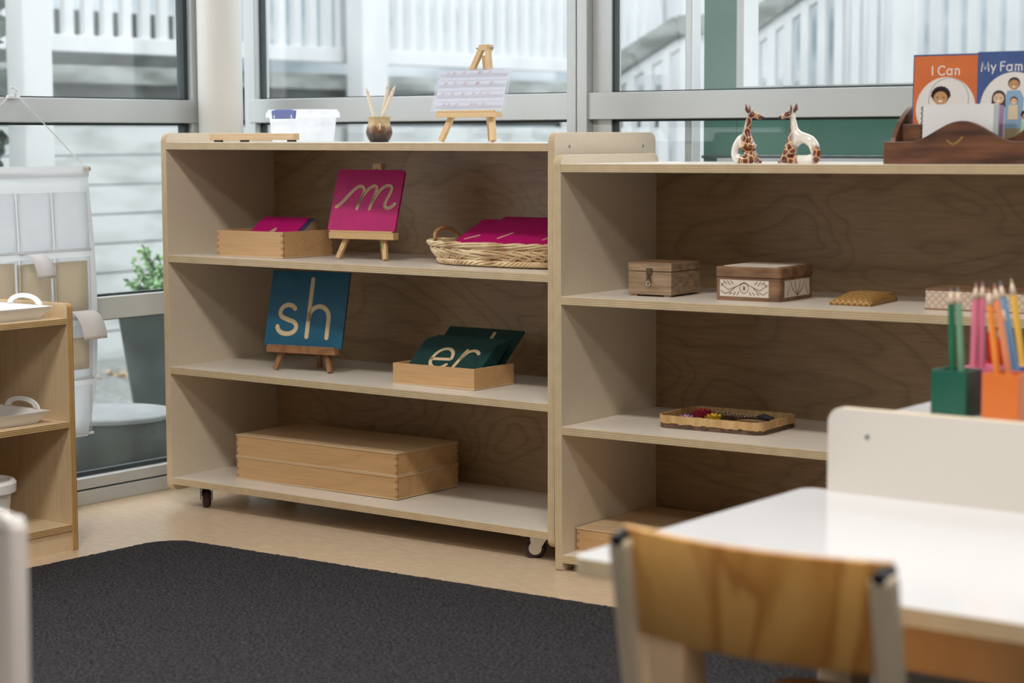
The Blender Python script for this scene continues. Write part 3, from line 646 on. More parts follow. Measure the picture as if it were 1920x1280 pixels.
rr_ = ramp(nt, [(.20, (.035, .022, .02)), (.42, (.06, .035, .028)), (.60, (.20, .09, .045)), (.70, (.24, .13, .07)), (.76, (.50, .38, .19)), (1, (.54, .42, .22))]); nt.links.new(ma.outputs[0], rr_.inputs[0]); nt.links.new(rr_.outputs[0], b_.inputs['Base Color'])
MB().lathe([(.0001, 0), (.021, 0), (.026, .006), (.0315, .018), (.0318, .026), (.029, .036), (.0265, .044), (.026, .052), (.0275, .057), (.0315, .0595), (.0310, .0605), (.026, .058), (.0245, .052), (.0245, .044), (.027, .034), (.028, .022), (.022, .006), (.0001, .004)], 40).build('pot', m, o, smooth=True)
def pencil(name, label, p0, p1, r, body, tip, tipc, group=None, cone=.02):
    """p0 foot, p1 point; hexagonal barrel, sharpened cone, coloured point"""
    e = empty(name, p0); tag(e, label, 'pencil', group); p0 = Vector(p0); d = (Vector(p1) - p0); L = d.length; dn = d.normalized()
    q0 = Vector((0, 0, 0)); qa = dn * (L - cone); qb = dn * (L - cone * .28); qc = dn * L
    MB().tube([q0, qa], r, 6).build('barrel', body, e)
    MB().tube([qa, qb], [r * .98, r * .32], 12).build('sharpened_wood', tip, e, smooth=True)
    MB().tube([qb, qc], [r * .32, r * .06], 10).build('point', tipc, e, smooth=True)
    return e
M['bare'] = noisy('bare_pencil_wood', (.76, .66, .55), (.84, .75, .65), (60, 60, 20), rough=.55)
M['tipw'] = base('sharpened_cedar', (.70, .52, .34), .6)[0]
jl = [((.552, .192), (.503, .20, 1.044)), ((.538, .204), (.574, .20, 1.056)), ((.534, .190), (.591, .205, 1.048))]
for (b0, t0), lab in zip(jl, ('bare wood pencil leaning left in the pottery jar', 'bare wood pencil, tallest and thickest in the pottery jar', 'bare wood pencil leaning farthest right in the pottery jar')):
    P0 = Vector(LW(b0[0], b0[1], .9128 + .008)); pencil('pencil', lab, P0, Vector(LW(*t0)), .0045, M['bare'], M['bare'], M['bare'], cone=.016)
# ------------------------------------------------------------------ right unit, upper shelf
M['chestw'] = noisy('weathered_mango_wood', (.36, .25, .155), (.20, .13, .075), (10, 40, 120), rough=.6, detail=6, bump=.3, bscale=(20, 60, 200))
M['chestd'] = noisy('dark_mango_wood', (.27, .15, .08), (.13, .065, .035), (12, 40, 60), rough=.45, detail=6)
M['brass'] = noisy('aged_brass', (.20, .15, .09), (.07, .05, .035), (90, 90, 90), rough=.4, metal=.7)
M['carve'] = base('chalky_white_carving', (.62, .56, .48), .8)[0]
o = empty('trinket_chest', RW(.128, .088, .5883), RA + .03); tag(o, 'small plain square wooden chest with a metal clasp, left on the right unit', 'box')
MB().box(0, .103, 0, .125, .004, .052).build('chest_body', M['chestw'], o, bevel=.0008)
MB().box(-.0005, .1035, -.0005, .1255, .0535, .071).build('lid', M['chestw'], o, bevel=.001)
MB().box(.006, .097, .006, .119, .071, .0722).build('carved_lid_top', M['chestd'], o)
for x in (.004, .084):
    for y in (.003, .11): MB().box(x, x + .015, y, y + .012, 0, .004).build('foot', M['chestw'], o)
c = MB(); c.box(.043, .058, -.002, 0, .045, .060); c.build('clasp_plate', M['brass'], o, bevel=.001)
c = MB(); c.lathe([(.0055, 0), (.0055, .003), (.0001, .0032)], 16); c.v = [(.0505 + x, -.002 - z, .036 + y * 1.6) for x, y, z in c.v]; c.build('clasp_tongue', M['brass'], o)
c = MB().tube([(.0505 + .004 * math.cos(t), -.005, .028 + .005 * math.sin(t)) for t in [2 * PI * k / 12 for k in range(12)]], .0012, 6, closed=True); c.build('clasp_ring', M['chrome'], o)
o = empty('carved_box', RW(.338, .088, .5883), RA + .035); tag(o, 'rounded dark wooden box with white carved floral panels, second on the right unit', 'box')
MB().prism(rrect(0, .146, 0, .155, .008, 5), 0, .0465, lambda u, v, t: (u, v, t)).build('box_body', M['chestd'], o, bevel=.001)
MB().prism(rrect(-.001, .147, -.001, .156, .008, 5), .0475, .069, lambda u, v, t: (u, v, t)).build('lid', M['chestd'], o, bevel=.0025)
MB().prism(rrect(.012, .134, .012, .143, .004, 3), .069, .0702, lambda u, v, t: (u, v, t)).build('lid_inlay', M['carve'], o)
fF = lambda u, v, t: (u, -t, v)
MB().box(.0105, .1085+.012, -.0008, .0005, .0085, .0425).build('carved_panel', M['carve'], o, label='white carved front panel')
MB().box(.1455, .1468, .020, .135, .0085, .0425).build('carved_panel', M['carve'], o, label='white carved end panel')
mb = MB()
def mir(pts): return [(.1310 - x, y) for x, y in pts]
for q in ([(.013, .034), (.03, .022), (.05, .030), (.0655, .038)], [(.013, .020), (.022, .014), (.034, .018), (.045, .027)], [(.020, .040), (.026, .034)], [(.028, .040), (.034, .032)], [(.036, .040), (.041, .034)], [(.032, .013), (.038, .016)], [(.042, .012), (.046, .018)], [(.05, .012), (.053, .018)], [(.014, .030), (.02, .036)]):
    stroke(mb, q, .0016, fF, .0008, .0012); stroke(mb, mir(q), .0016, fF, .0008, .0012)
stroke(mb, arc(.0655, .026, .010, .010, 0, 360, 16), .0012, fF, .0008, .0012); stroke(mb, [(.0655, .024), (.0655, .028)], .005, fF, .0008, .0012)
fS = lambda u, v, t: (.146 + t, u, v)
for q in ([(.078, .010), (.055, .024), (.045, .040)], [(.078, .010), (.101, .024), (.111, .040)], [(.078, .012), (.068, .028), (.066, .04)], [(.078, .012), (.088, .028), (.09, .04)], [(.03, .012), (.042, .03)], [(.126, .012), (.114, .03)]):
    stroke(mb, q, .0018, fS, .0008, .0012)
mb.build('carved_grooves', M['chestd'], o)
# woven pouch
m, nt, b_ = base('golden_weave', (.3, .18, .07), .45, .4)
mp_ = coords(nt, (160, 160, 160)); wv = nd(nt, 'ShaderNodeTexChecker'); wv.inputs['Scale'].default_value = 1; nt.links.new(mp_.outputs[0], wv.inputs['Vector'])
wv.inputs['Color1'].default_value = (.46, .27, .09, 1); wv.inputs['Color2'].default_value = (.24, .12, .035, 1); nt.links.new(wv.outputs[0], b_.inputs['Base Color'])
o = empty('woven_pouch', RW(.594, .092, .5883), RA + .02); tag(o, 'flat golden-brown woven pouch lying on the right unit shelf', 'pouch')
mb = MB(); nx, ny = 10, 14; vs = []; 
for j in range(ny + 1):
    for i in range(nx + 1):
        u = i / nx; v = j / ny; e = min(1, 6 * min(u, 1 - u)) ** .5 * min(1, 6 * min(v, 1 - v)) ** .5
        vs.append((u * .088 - .012 * v, v * .155, .008 + e * (.006 + .007 * (1 - abs(2 * v - 1.0)) + .004 * v)))
for j in range(ny + 1):
    for i in range(nx + 1): x, y, z = vs[j * (nx + 1) + i]; vs.append((x, y, .0005 + .0 * z))
n1 = (nx + 1) * (ny + 1); fs = []
for j in range(ny):
    for i in range(nx):
        a = j * (nx + 1) + i; fs.append((a, a + 1, a + nx + 2, a + nx + 1)); fs.append((n1 + a, n1 + a + nx + 1, n1 + a + nx + 2, n1 + a + 1))
for i in range(nx): fs.append((i, n1 + i, n1 + i + 1, i + 1)); a = ny * (nx + 1) + i; fs.append((a, a + 1, n1 + a + 1, n1 + a))
for j in range(ny): a = j * (nx + 1); fs.append((a, a + nx + 1, n1 + a + nx + 1, n1 + a)); a += nx; fs.append((a, n1 + a, n1 + a + nx + 1, a + nx + 1))
mb.add(vs, fs).build('pouch_body', m, o, smooth=True)
mb = MB(); mb.v = []; mb.prism([(.006, .074), (.074, .070), (.070, .15), (-.004, .15)], .0150, .0195, lambda u, v, t: (u, v, t + .0015 * math.sin(v * 90) + .002 * math.sin(u * 60))); mb.build('folded_flap', m, o, bevel=.002)
# long patterned box
m, nt, b_ = base('diamond_pattern', (.5, .4, .3), .7)
mp_ = coords(nt, (70, 70, 70)); 
sx = nt.nodes.new('ShaderNodeSeparateXYZ'); nt.links.new(mp_.outputs[0], sx.inputs[0])
a1 = nd(nt, 'ShaderNodeMath', operation='ADD'); a2 = nd(nt, 'ShaderNodeMath', operation='SUBTRACT')
for q in (a1, a2): nt.links.new(sx.outputs['X'], q.inputs[0]); nt.links.new(sx.outputs['Z'], q.inputs[1])
p1 = nd(nt, 'ShaderNodeMath', operation='PINGPONG'); p2 = nd(nt, 'ShaderNodeMath', operation='PINGPONG'); p1.inputs[1].default_value = p2.inputs[1].default_value = .5
nt.links.new(a1.outputs[0], p1.inputs[0]); nt.links.new(a2.outputs[0], p2.inputs[0]); mi_ = nd(nt, 'ShaderNodeMath', operation='MINIMUM'); nt.links.new(p1.outputs[0], mi_.inputs[0]); nt.links.new(p2.outputs[0], mi_.inputs[1])
rp = ramp(nt, [(.08, (.44, .33, .25)), (.2, (.58, .48, .40))]); nt.links.new(mi_.outputs[0], rp.inputs[0]); nt.links.new(rp.outputs[0], b_.inputs['Base Color'])
o = empty('patterned_box', RW(.797, .091, .5883), RA); tag(o, 'long flat box with a pale diamond pattern, behind the coloured pencils', 'box')
MB().box(0, .25, 0, .12, .003, .037).build('box_body', m, o); MB().box(-.001, .251, -.001, .121, .037, .041).build('lid', M['chestd'], o, bevel=.0008); MB().box(-.001, .251, -.001, .121, 0, .003).build('base', M['chestd'], o)
# tray with flowers and bits on the lower shelf
M['split'] = noisy('split_cane', (.60, .40, .19), (.46, .27, .11), (60, 60, 8), rough=.5, detail=3)
M['cane_d'] = noisy('dark_woven_cane', (.06, .03, .02), (.16, .085, .05), (90, 90, 90), rough=.5)
o = empty('woven_tray', RW(.192, .101, .3118), RA + .02); tag(o, 'shallow two-tone woven cane tray on the lower shelf of the right unit', 'tray')
def frame_ring(hx, hy, x0, y0, r, z0, z1, t):
    O_ = rrect(x0, x0 + hx, y0, y0 + hy, r, 5); I_ = rrect(x0 + t, x0 + hx - t, y0 + t, y0 + hy - t, max(r - t, .002), 5); n = len(O_); mb = MB()
    mb.add([(x, y, z0) for x, y in O_] + [(x, y, z1) for x, y in O_] + [(x, y, z1) for x, y in I_] + [(x, y, z0) for x, y in I_],
           [(k * n + i, k * n + (i + 1) % n, ((k + 1) % 4) * n + (i + 1) % n, ((k + 1) % 4) * n + i) for k in range(4) for i in range(n)]); return mb
frame_ring(.245, .165, 0, 0, .02, 0, .0125, .006).build('dark_lower_weave', M['cane_d'], o, bevel=.002)
mb = MB(); O_ = rrect(-.002, .247, -.002, .167, .022, 5)
per = []; 
for i in range(len(O_)):
    p_, q = O_[i], O_[(i + 1) % len(O_)]; L = math.dist(p_, q); k = max(1, round(L / .011))
    for j in range(k): per.append(((p_[0] + (q[0] - p_[0]) * j / k, p_[1] + (q[1] - p_[1]) * j / k), (p_[0] + (q[0] - p_[0]) * (j + 1) / k, p_[1] + (q[1] - p_[1]) * (j + 1) / k)))
for (p_, q) in per:
    cx_, cy_ = (.1225, .0825); zo = random.uniform(-.002, .001); d1 = Vector((p_[0] - cx_, p_[1] - cy_)).normalized() * .004; d2 = Vector((q[0] - cx_, q[1] - cy_)).normalized() * .004; jx = random.uniform(-.0004, .0008)
    P_ = [(p_[0] + d1.x * jx * 300 * .2, p_[1] + d1.y * .1), q, (q[0] - d2.x, q[1] - d2.y), (p_[0] - d1.x, p_[1] - d1.y)]
    n0 = len(mb.v); mb.add([(x, y, .011 + zo) for x, y in P_] + [(x, y, .0275 + random.uniform(-.0006, .0006)) for x, y in P_], [(0, 1, 2, 3), (7, 6, 5, 4), (0, 4, 5, 1), (1, 5, 6, 2), (2, 6, 7, 3), (3, 7, 4, 0)])
mb.build('cane_rim', M['split'], o)
MB().prism(rrect(.004, .241, .004, .161, .016, 4), .001, .004, lambda u, v, t: (u, v, t)).build('base', M['cane_d'], o)
def blob(name, label, cat, loc, r, col, n=10, petals=True):
    e = empty(name, loc); tag(e, label, cat)
    mb = MB()
    for k in range(n):
        a = 2.4 * k; rr = r * .55 * math.sqrt(k / n); c = Vector((rr * math.cos(a), rr * math.sin(a), r * .45 + r * .3 * (1 - k / n)))
        for t_ in range(1):
            d = Vector((math.cos(a), math.sin(a), .4)).normalized(); s_ = d.cross(Vector((0, 0, 1))).normalized()
            mb.add([c - d * r * .1, c + s_ * r * .32 + d * r * .25 + Vector((0, 0, r * .15)), c + d * r * .6 + Vector((0, 0, r * .3)), c - s_ * r * .32 + d * r * .25 + Vector((0, 0, r * .15)), c + Vector((0, 0, -r * .3)) + d * r * .2], [(0, 1, 2, 3), (0, 4, 1), (1, 4, 2), (2, 4, 3), (3, 4, 0)])
    mb.build('petals', col, e, smooth=False); MB().lathe([(r * .3, 0), (r * .35, r * .25), (.0001, r * .6)], 12).build('core', M['cane_d'], e); return e
TZ = .3118 + .0045
blob('dried_flower', 'lilac dried flower at the left end of the cane tray', 'flower', RW(.243, .135, TZ), .018, base('lilac_petal', (.42, .20, .50), .7)[0], 16)
blob('dried_flower', 'crimson dried flower behind the lilac one in the cane tray', 'flower', RW(.250, .190, TZ), .024, base('crimson_petal', (.30, .01, .035), .7)[0], 18)
blob('dried_flower', 'yellow flower with dark leaves in the cane tray', 'flower', RW(.292, .165, TZ), .020, base('yellow_petal', (.62, .36, .02), .7)[0], 16)
o = empty('bound_stick', RW(.285, .215, TZ + .012), RA - .02); tag(o, 'stick bound with pale cord and a dark feathered end lying in the cane tray', 'stick')
mb = MB()
mb.tube([(.0 + .0026 * k, .005 * math.sin(k * 2.2), .0055 + .005 * math.cos(k * 2.2)) for k in range(34)], .0019, 6); mb.build('cord_wrap', base('pale_cord', (.50, .40, .24), .7)[0], o, smooth=True)
MB().tube([(-.01, 0, .004), (.09, 0, .004), (.135, -.01, .004)], [.004, .0035, .002], 8).build('shaft', M['cane_d'], o)
MB().tube([(.085, 0, .006), (.105, -.003, .0075), (.125, -.006, .006)], [.003, .0075, .004], 8).build('dark_knot', M['ink'], o)
o = tag(MB().tube([(.034 * math.cos(t), .022 * math.sin(t), 0) for t in [2 * PI * k / 40 for k in range(40)]], .0035, 8, closed=True, flat=1).build('wooden_bangle', M['chestd'], smooth=True), 'brown wooden bangle lying in the right end of the cane tray', 'ring'); o.location = RW(.382, .170, TZ + .012)
tag(MB().tube([(.0, 0, 0), (.03, .002, .001), (.07, -.002, 0), (.10, .001, 0)], [.003, .0055, .005, .002], 8).build('seed_pod', M['cane_d'], smooth=True), 'dark seed pod along the front edge inside the cane tray', 'pod').location = RW(.285, .128, TZ + .005)
# ------------------------------------------------------------------ giraffe ornaments (glazed ceramic)
for sgn, key in ((1, 'gir'), (-1, 'gir2')):
    m, nt, b_ = base('giraffe_glaze' if sgn > 0 else 'giraffe_glaze_mirrored', (.8, .7, .6), .12, .6); M[key] = m
    mp_ = coords(nt, (sgn, 1, 1)); vo = nd(nt, 'ShaderNodeTexVoronoi', feature='DISTANCE_TO_EDGE'); vo.inputs['Scale'].default_value = 78; nt.links.new(mp_.outputs[0], vo.inputs['Vector'])
    rp = ramp(nt, [(.04, (.66, .40, .20)), (.10, (.12, .03, .018)), (.6, (.20, .05, .03))]); nt.links.new(vo.outputs['Distance'], rp.inputs[0])
    sx = nt.nodes.new('ShaderNodeSeparateXYZ'); nt.links.new(mp_.outputs[0], sx.inputs[0])
    nz = nd(nt, 'ShaderNodeTexNoise'); nz.inputs['Scale'].default_value = 20; nt.links.new(mp_.outputs[0], nz.inputs['Vector'])
    ma = nd(nt, 'ShaderNodeMath', operation='MULTIPLY_ADD'); ma.inputs[1].default_value = .03; nt.links.new(nz.outputs['Fac'], ma.inputs[0]); nt.links.new(sx.outputs['X'], ma.inputs[2])
    fz = nd(nt, 'ShaderNodeMath', operation='MULTIPLY_ADD'); fz.inputs[1].default_value = -.15; nt.links.new(sx.outputs['Z'], fz.inputs[0]); nt.links.new(ma.outputs[0], fz.inputs[2])
    rm = ramp(nt, [(0.0, (0, 0, 0)), (.006, (1, 1, 1))]); xa = nd(nt, 'ShaderNodeMath', operation='MULTIPLY_ADD'); xa.inputs[1].default_value = -1; xa.inputs[2].default_value = -.040; nt.links.new(sx.outputs['X'], xa.inputs[0]); za = nd(nt, 'ShaderNodeMath', operation='SUBTRACT'); za.inputs[0].default_value = .034; nt.links.new(sx.outputs['Z'], za.inputs[1]); mn = nd(nt, 'ShaderNodeMath', operation='MINIMUM'); nt.links.new(xa.outputs[0], mn.inputs[0]); nt.links.new(za.outputs[0], mn.inputs[1]); mxx = nd(nt, 'ShaderNodeMath', operation='MAXIMUM'); nt.links.new(fz.outputs[0], mxx.inputs[0]); nt.links.new(mn.outputs[0], mxx.inputs[1]); nt.links.new(mxx.outputs[0], rm.inputs[0])
    mx = nd(nt, 'ShaderNodeMixRGB'); mx.inputs[1].default_value = (.78, .74, .68, 1); nt.links.new(rm.outputs[0], mx.inputs[0]); nt.links.new(rp.outputs[0], mx.inputs[2]); nt.links.new(mx.outputs[0], b_.inputs['Base Color'])
def skinned(name, mat, parent, V, Ed, sub=2):
    me = bpy.data.meshes.new(name); me.from_pydata([v[:3] for v in V], Ed, []); me.materials.append(mat)
    o = bpy.data.objects.new(name, me); C.objects.link(o); o.parent = parent
    s_ = o.modifiers.new('skin', 'SKIN'); s_.use_smooth_shade = True; s_.branch_smoothing = .4
    for k, v in enumerate(V):
        sv = me.skin_vertices[0].data[k]; sv.radius = (v[3], v[4] if len(v) > 4 else v[3]); sv.use_root = (k == 0)
    q = o.modifiers.new('sub', 'SUBSURF'); q.levels = sub; q.render_levels = sub
    return o
def giraffe(loc, rz, label, arch, flip):
    g = empty('giraffe_ornament', loc, rz); tag(g, label, 'ornament')
    H = .098
    if not arch:   # seated, tail looped close behind
        V = [(.006, 0, .028, .0150, .014), (.006, 0, .043, .0125, .012), (.003, 0, .057, .0080, .0075), (.005, 0, .072, .0058, .0055), (.009, 0, .086, .0060, .0058),
             (.013, -.001, .006, .0085, .010), (.010, 0, .016, .0140, .014),
             (-.012, 0, .006, .0085, .012), (-.021, 0, .014, .0062, .0075), (-.019, 0, .030, .0056, .0065), (-.010, 0, .045, .0070, .0075), (-.002, 0, .004, .0075, .011)]
        E_ = [(0, 1), (1, 2), (2, 3), (3, 4), (0, 6), (6, 5), (5, 11), (11, 7), (7, 8), (8, 9), (9, 10), (10, 1)]
    else:
        V = [(.008, 0, .030, .0135, .013), (.003, 0, .046, .0125, .012), (.000, 0, .060, .0085, .0080), (.002, 0, .074, .0056, .0055), (.006, 0, .086, .0060, .0058),
             (.014, 0, .007, .0085, .010), (.009, 0, .018, .0135, .013),
             (-.017, 0, .047, .0098, .011), (-.034, 0, .042, .0092, .011), (-.045, 0, .027, .0090, .011), (-.047, 0, .009, .0095, .012), (-.028, 0, .005, .0065, .010), (-.006, 0, .005, .0075, .010)]
        E_ = [(0, 1), (1, 2), (2, 3), (3, 4), (0, 6), (6, 5), (1, 7), (7, 8), (8, 9), (9, 10), (10, 11), (11, 12), (12, 5)]
    hb = len(V); hx, hz = V[4][0], V[4][2]
    V += [(hx + .007, 0, hz + .002, .0070, .0066), (hx + .017, 0, hz - .003, .0048, .0050), (hx + .023, 0, hz - .005, .0040, .0044)]; E_ += [(4, hb), (hb, hb + 1), (hb + 1, hb + 2)]
    sg = -1 if flip else 1
    V = [(sg * v[0],) + v[1:] for v in V]
    gm_ = M['gir2' if flip else 'gir']; skinned('body', gm_, g, V, E_)
    for s_ in (-1, 1):
        e = MB(); e.tube([(sg * (hx - .002), s_ * .004, hz + .004), (sg * (hx - .004), s_ * .0075, hz + .011), (sg * (hx - .005), s_ * .010, hz + .020)], [.002, .0046, .0008], 8, flat=.45); e.build('ear', base('brown_ear', (.16, .06, .04), .2)[0] if 'brown_ear' not in MATS else MATS['brown_ear'], g, smooth=True)
        e = MB(); e.tube([(sg * (hx + .004), s_ * .0025, hz + .004), (sg * (hx + .004), s_ * .003, hz + .0125)], [.0013, .0017], 8); e.build('horn', M['carve'], g, smooth=True)
        e = MB(); e.tube([(sg * (hx + .008), s_ * .0052, hz + .002), (sg * (hx + .0092), s_ * .0060, hz + .002)], [.0014, .0008], 8); e.build('eye', M['ink'], g, smooth=True)
        e = MB(); e.tube([(sg * .014, s_ * .006, .020), (sg * .019, s_ * .0075, .010), (sg * .022, s_ * .008, .003), (sg * .028, s_ * .0085, .0025)], [.0045, .0035, .003, .0025], 8); e.build('leg', gm_, g, smooth=True)
    e = MB(); e.tube([(sg * (hx + .0235), 0, hz - .005), (sg * (hx + .0265), 0, hz - .0058)], [.0036, .0022], 10); e.build('muzzle', M['ink'], g, smooth=True)
    return g
giraffe(RW(.398, .10, .8662), RA + .15, 'glazed giraffe ornament facing right, upright with a small loop behind', False, False).scale = (1.12, 1.12, 1.12)
giraffe(RW(.508, .10, .8662), RA - .1, 'glazed giraffe ornament facing left, with an open arched back', True, True).scale = (1.12, 1.12, 1.12)
# ------------------------------------------------------------------ dark wooden desk organiser with books
M['darkw'] = noisy('dark_rosewood', (.19, .08, .042), (.06, .028, .018), (7, 20, 45), rough=.42, detail=6, bump=.2, bscale=(20, 20, 120))
og = empty('desk_organiser', RW(.733, .03, .8662), RA); tag(og, 'dark wooden desk organiser with a wavy front board on top of the right unit', 'organiser')
OW = .312
def wave(x, lo, hi, c=.5, wd=.34):
    t = abs(x / OW - c) / wd; return lo + (hi - lo) * (0.5 + .5 * math.cos(PI * min(1, t)))
N = 32
top = [(OW * k / N, wave(OW * k / N, .042, .0805)) for k in range(N + 1)]
MB().prism([(0, 0), (OW, 0)] + top[::-1], 0, .010, lambda u, v, t: (u, t, v)).build('front_board', M['darkw'], og, bevel=.0012)
top = [(.012 + (OW - .024) * k / N, .092 - .045 * math.sin(PI * ((k / N - .42) * 1.7)) ** 2 if k / N > .42 else .075) for k in range(N + 1)]
MB().prism([(.0105, .003), (OW - .0105, .003)] + top[::-1], .058, .066, lambda u, v, t: (u, t, v)).build('divider_board', M['darkw'], og, bevel=.001)
MB().box(.0105, OW - .0105, .135, .143, .003, .10).build('back_board', M['darkw'], og, bevel=.001)
for x in (0, OW - .010):
    pr = [(.0105, 0), (.145, 0), (.145, .118)] + [(.145 - .03 * math.sin(t) - .02 * 0 - (.112 - .03) * (t / (PI / 2)) ** 1.3, .045 + .073 * math.cos(t * .98) ** .8) for t in [PI / 2 * k / 12 for k in range(13)]][1:]
    MB().prism(pr, x, x + .010, lambda u, v, t: (t, u, v)).build('side_board', M['darkw'], og, bevel=.001)
MB().box(.0105, OW - .0105, .0105, .134, 0, .003).build('base_board', M['darkw'], og)
mb = MB(); stroke(mb, [(.128, .044), (.134, .040), (.140, .036)], .0028, lambda u, v, t: (u, t, v), -.0006, 0); stroke(mb, [(.140, .036), (.150, .042), (.158, .050)], .0035, lambda u, v, t: (u, t, v), -.0006, 0)
mb.build('brass_inlay', base('brass_inlay', (.42, .28, .09), .35, .5, .4)[0], og)
# letters for the covers
def LT(ch, s_):
    """(strokes, advance) in cap heights"""
    D = {'I': ([[(.1, 0), (.1, 1)]], .36), ' ': ([], .34), 'C': ([arc(.52, .5, .46, .5, 45, 315, 18)], 1.0),
         'a': ([arc(.34, .33, .30, .33, 0, 360, 18), [(.66, 0), (.66, .66)]], .90), 'n': ([[(.1, 0), (.1, .66)], [(.1, .35)] + arc(.33, .40, .23, .26, 170, 0, 10) + [(.56, 0)]], .76),
         'M': ([[(.08, 0), (.18, 1), (.52, .18), (.86, 1), (.96, 0)]], 1.12), 'y': ([[(.03, .66), (.30, .04)], [(.56, .66), (.18, -.28)]], .66), 'F': ([[(.1, 0), (.1, 1), (.56, 1)], [(.1, .55), (.52, .55)]], .70),
         'm': ([[(.1, 0), (.1, .66)], [(.1, .4)] + arc(.29, .44, .19, .22, 170, 0, 8) + [(.48, 0)], [(.48, .4)] + arc(.67, .44, .19, .22, 170, 0, 8) + [(.86, 0)]], 1.06),
         'i': ([[(.1, 0), (.1, .66)], [(.1, .9), (.1, .905)]], .28), 'l': ([[(.1, 0), (.1, 1)]], .28)}
    st_, ad = D[ch]; return [[(x * s_, y * s_) for x, y in q] for q in st_], ad * s_
def word(txt, h, cx, y, wd, f, t0, t1, track=1.0):
    tot = sum(LT(c, h)[1] * track for c in txt); x = cx - tot / 2; mb = MB()
    for c in txt:
        ss, ad = LT(c, h)
        for q in ss:
            if len(q) > 1: stroke(mb, [(a + x, b + y) for a, b in q], wd, f, t0, t1, n=5)
        x += ad * track
    return mb
def disc(mb, cx, cy, rx, ry, f, t0, t1, n=40, clipx=None):
    P_ = [(cx + rx * math.cos(2 * PI * k / n), cy + ry * math.sin(2 * PI * k / n)) for k in range(n)]
    if clipx: P_ = [(min(max(x, clipx[0]), clipx[1]), y) for x, y in P_]
    return mb.prism(P_, t0, t1, f)
def flat(name, col): return MATS.get(name) or base(name, col, .7)[0]
def book(loc, rz, lean, w_, h, th, cover, label, title=None, fig=None, cr=.06, cy=.105, tdx=0):
    b_ = empty('picture_book', loc, rz); tag(b_, label, 'book'); cl, sl = math.cos(lean), math.sin(lean)
    f = lambda u, v, t: (u, v * sl + t * cl, v * cl - t * sl)
    MB().prism([(0, 0), (w_, 0), (w_, h), (0, h)], 0, .0012, f).build('front_cover', cover, b_)
    MB().prism([(0, 0), (w_, 0), (w_, h), (0, h)], th - .0012, th, f).build('back_cover', cover, b_)
    MB().prism([(.002, .002), (w_ - .002, .002), (w_ - .002, h - .002), (.002, h - .002)], .0014, th - .0014, f).build('pages', M['white'], b_)
    if title: word(title, .0165, w_ * .5 + tdx, h - .036, .0021, f, -.0004, 0, 1.08).build('title', M['white'], b_)
    if fig is not None:
        disc(MB(), w_ * .5, cy, cr, cr, f, -.0004, 0).build('white_circle', flat('cover_circle', (.72, .70, .68)), b_)
        fig(b_, f, w_)
    return b_
SK, SK2 = flat('illustrated_skin', (.50, .27, .12)), flat('illustrated_skin_pale', (.66, .45, .30)); HR = flat('illustrated_hair', (.045, .02, .025))
def head(b_, f, x, y, r, hair='round', sk=SK):
    m = MB(); disc(m, x, y + r * .22, r * 1.12, r * 1.05, f, -.0008, -.0004); 
    if hair == 'round':
        for k in range(9): a = PI * k / 8; disc(m, x + r * 1.0 * math.cos(a), y + r * .3 + r * .85 * math.sin(a), r * .34, r * .34, f, -.0008, -.0004, 12)
    if hair == 'long': m.prism([(x - r * 1.15, y + r * .4), (x - r * 1.3, y - r * 1.6), (x + r * 1.2, y - r * 1.4), (x + r * 1.1, y + r * .4)], -.0008, -.0004, f)
    m.build('drawn_hair', HR, b_)
    disc(MB(), x, y - r * .05, r * .92, r * .86, f, -.0012, -.0008).build('drawn_face', sk, b_)
    m = MB()
    for s_ in (-1, 1): disc(m, x + s_ * r * .42, y + r * .05, r * .09, r * .11, f, -.0015, -.0012, 10)
    m.build('drawn_eyes', M['ink'], b_); m = MB(); disc(m, x, y - r * .42, r * .28, r * .12, f, -.0015, -.0012, 12); m.build('drawn_smile', M['white'], b_)
def figA(b_, f, w_):
    m = MB(); stroke(m, arc(w_ * .5 + .006, .118, .040, .040, 200, -20, 40), .0006, f, -.0007, -.0004); m.build('drawn_ring', HR, b_)
    MB().prism([(w_ * .5 - .030, .05), (w_ * .5 + .005, .05), (w_ * .5 - .002, .088), (w_ * .5 - .020, .088)], -.0008, -.0004, f).build('drawn_shirt', flat('drawn_blue', (.2, .35, .5)), b_)
    head(b_, f, w_ * .5 - .010, .121, .0150)
def figB(b_, f, w_):
    c = w_ * .5
    MB().prism([(c - .016, .058), (c + .016, .058), (c + .020, .118), (c + .012, .132), (c - .012, .132), (c - .018, .118)], -.0007, -.0004, f).build('drawn_shirt', flat('drawn_sky_blue', (.24, .38, .54)), b_, label='light blue shirt of the tallest figure')
    MB().prism([(c - .016, .034), (c + .014, .034), (c + .015, .062), (c - .016, .062)], -.001, -.0007, f).build('drawn_shorts', flat('drawn_khaki', (.34, .28, .16)), b_)
    MB().prism([(c - .046, .038), (c - .018, .038), (c - .018, .105), (c - .040, .108)], -.0009, -.0004, f).build('drawn_dress', flat('drawn_mauve', (.34, .22, .38)), b_)
    MB().prism([(c + .014, .025), (c + .036, .025), (c + .030, .075), (c + .018, .075)], -.0011, -.0007, f).build('drawn_top', flat('drawn_mint', (.42, .62, .42)), b_)
    MB().prism([(c - .010, .078), (c + .010, .078), (c + .009, .105), (c - .009, .105)], -.0013, -.0007, f).build('drawn_baby_suit', flat('drawn_cream', (.66, .55, .38)), b_)
    head(b_, f, c + .0, .143, .0105, 'short'); head(b_, f, c - .029, .118, .0115, 'long', SK2); head(b_, f, c + .001, .112, .0068, 'short', SK2); head(b_, f, c + .026, .084, .0085, 'round')
zo = .8662 + .0035
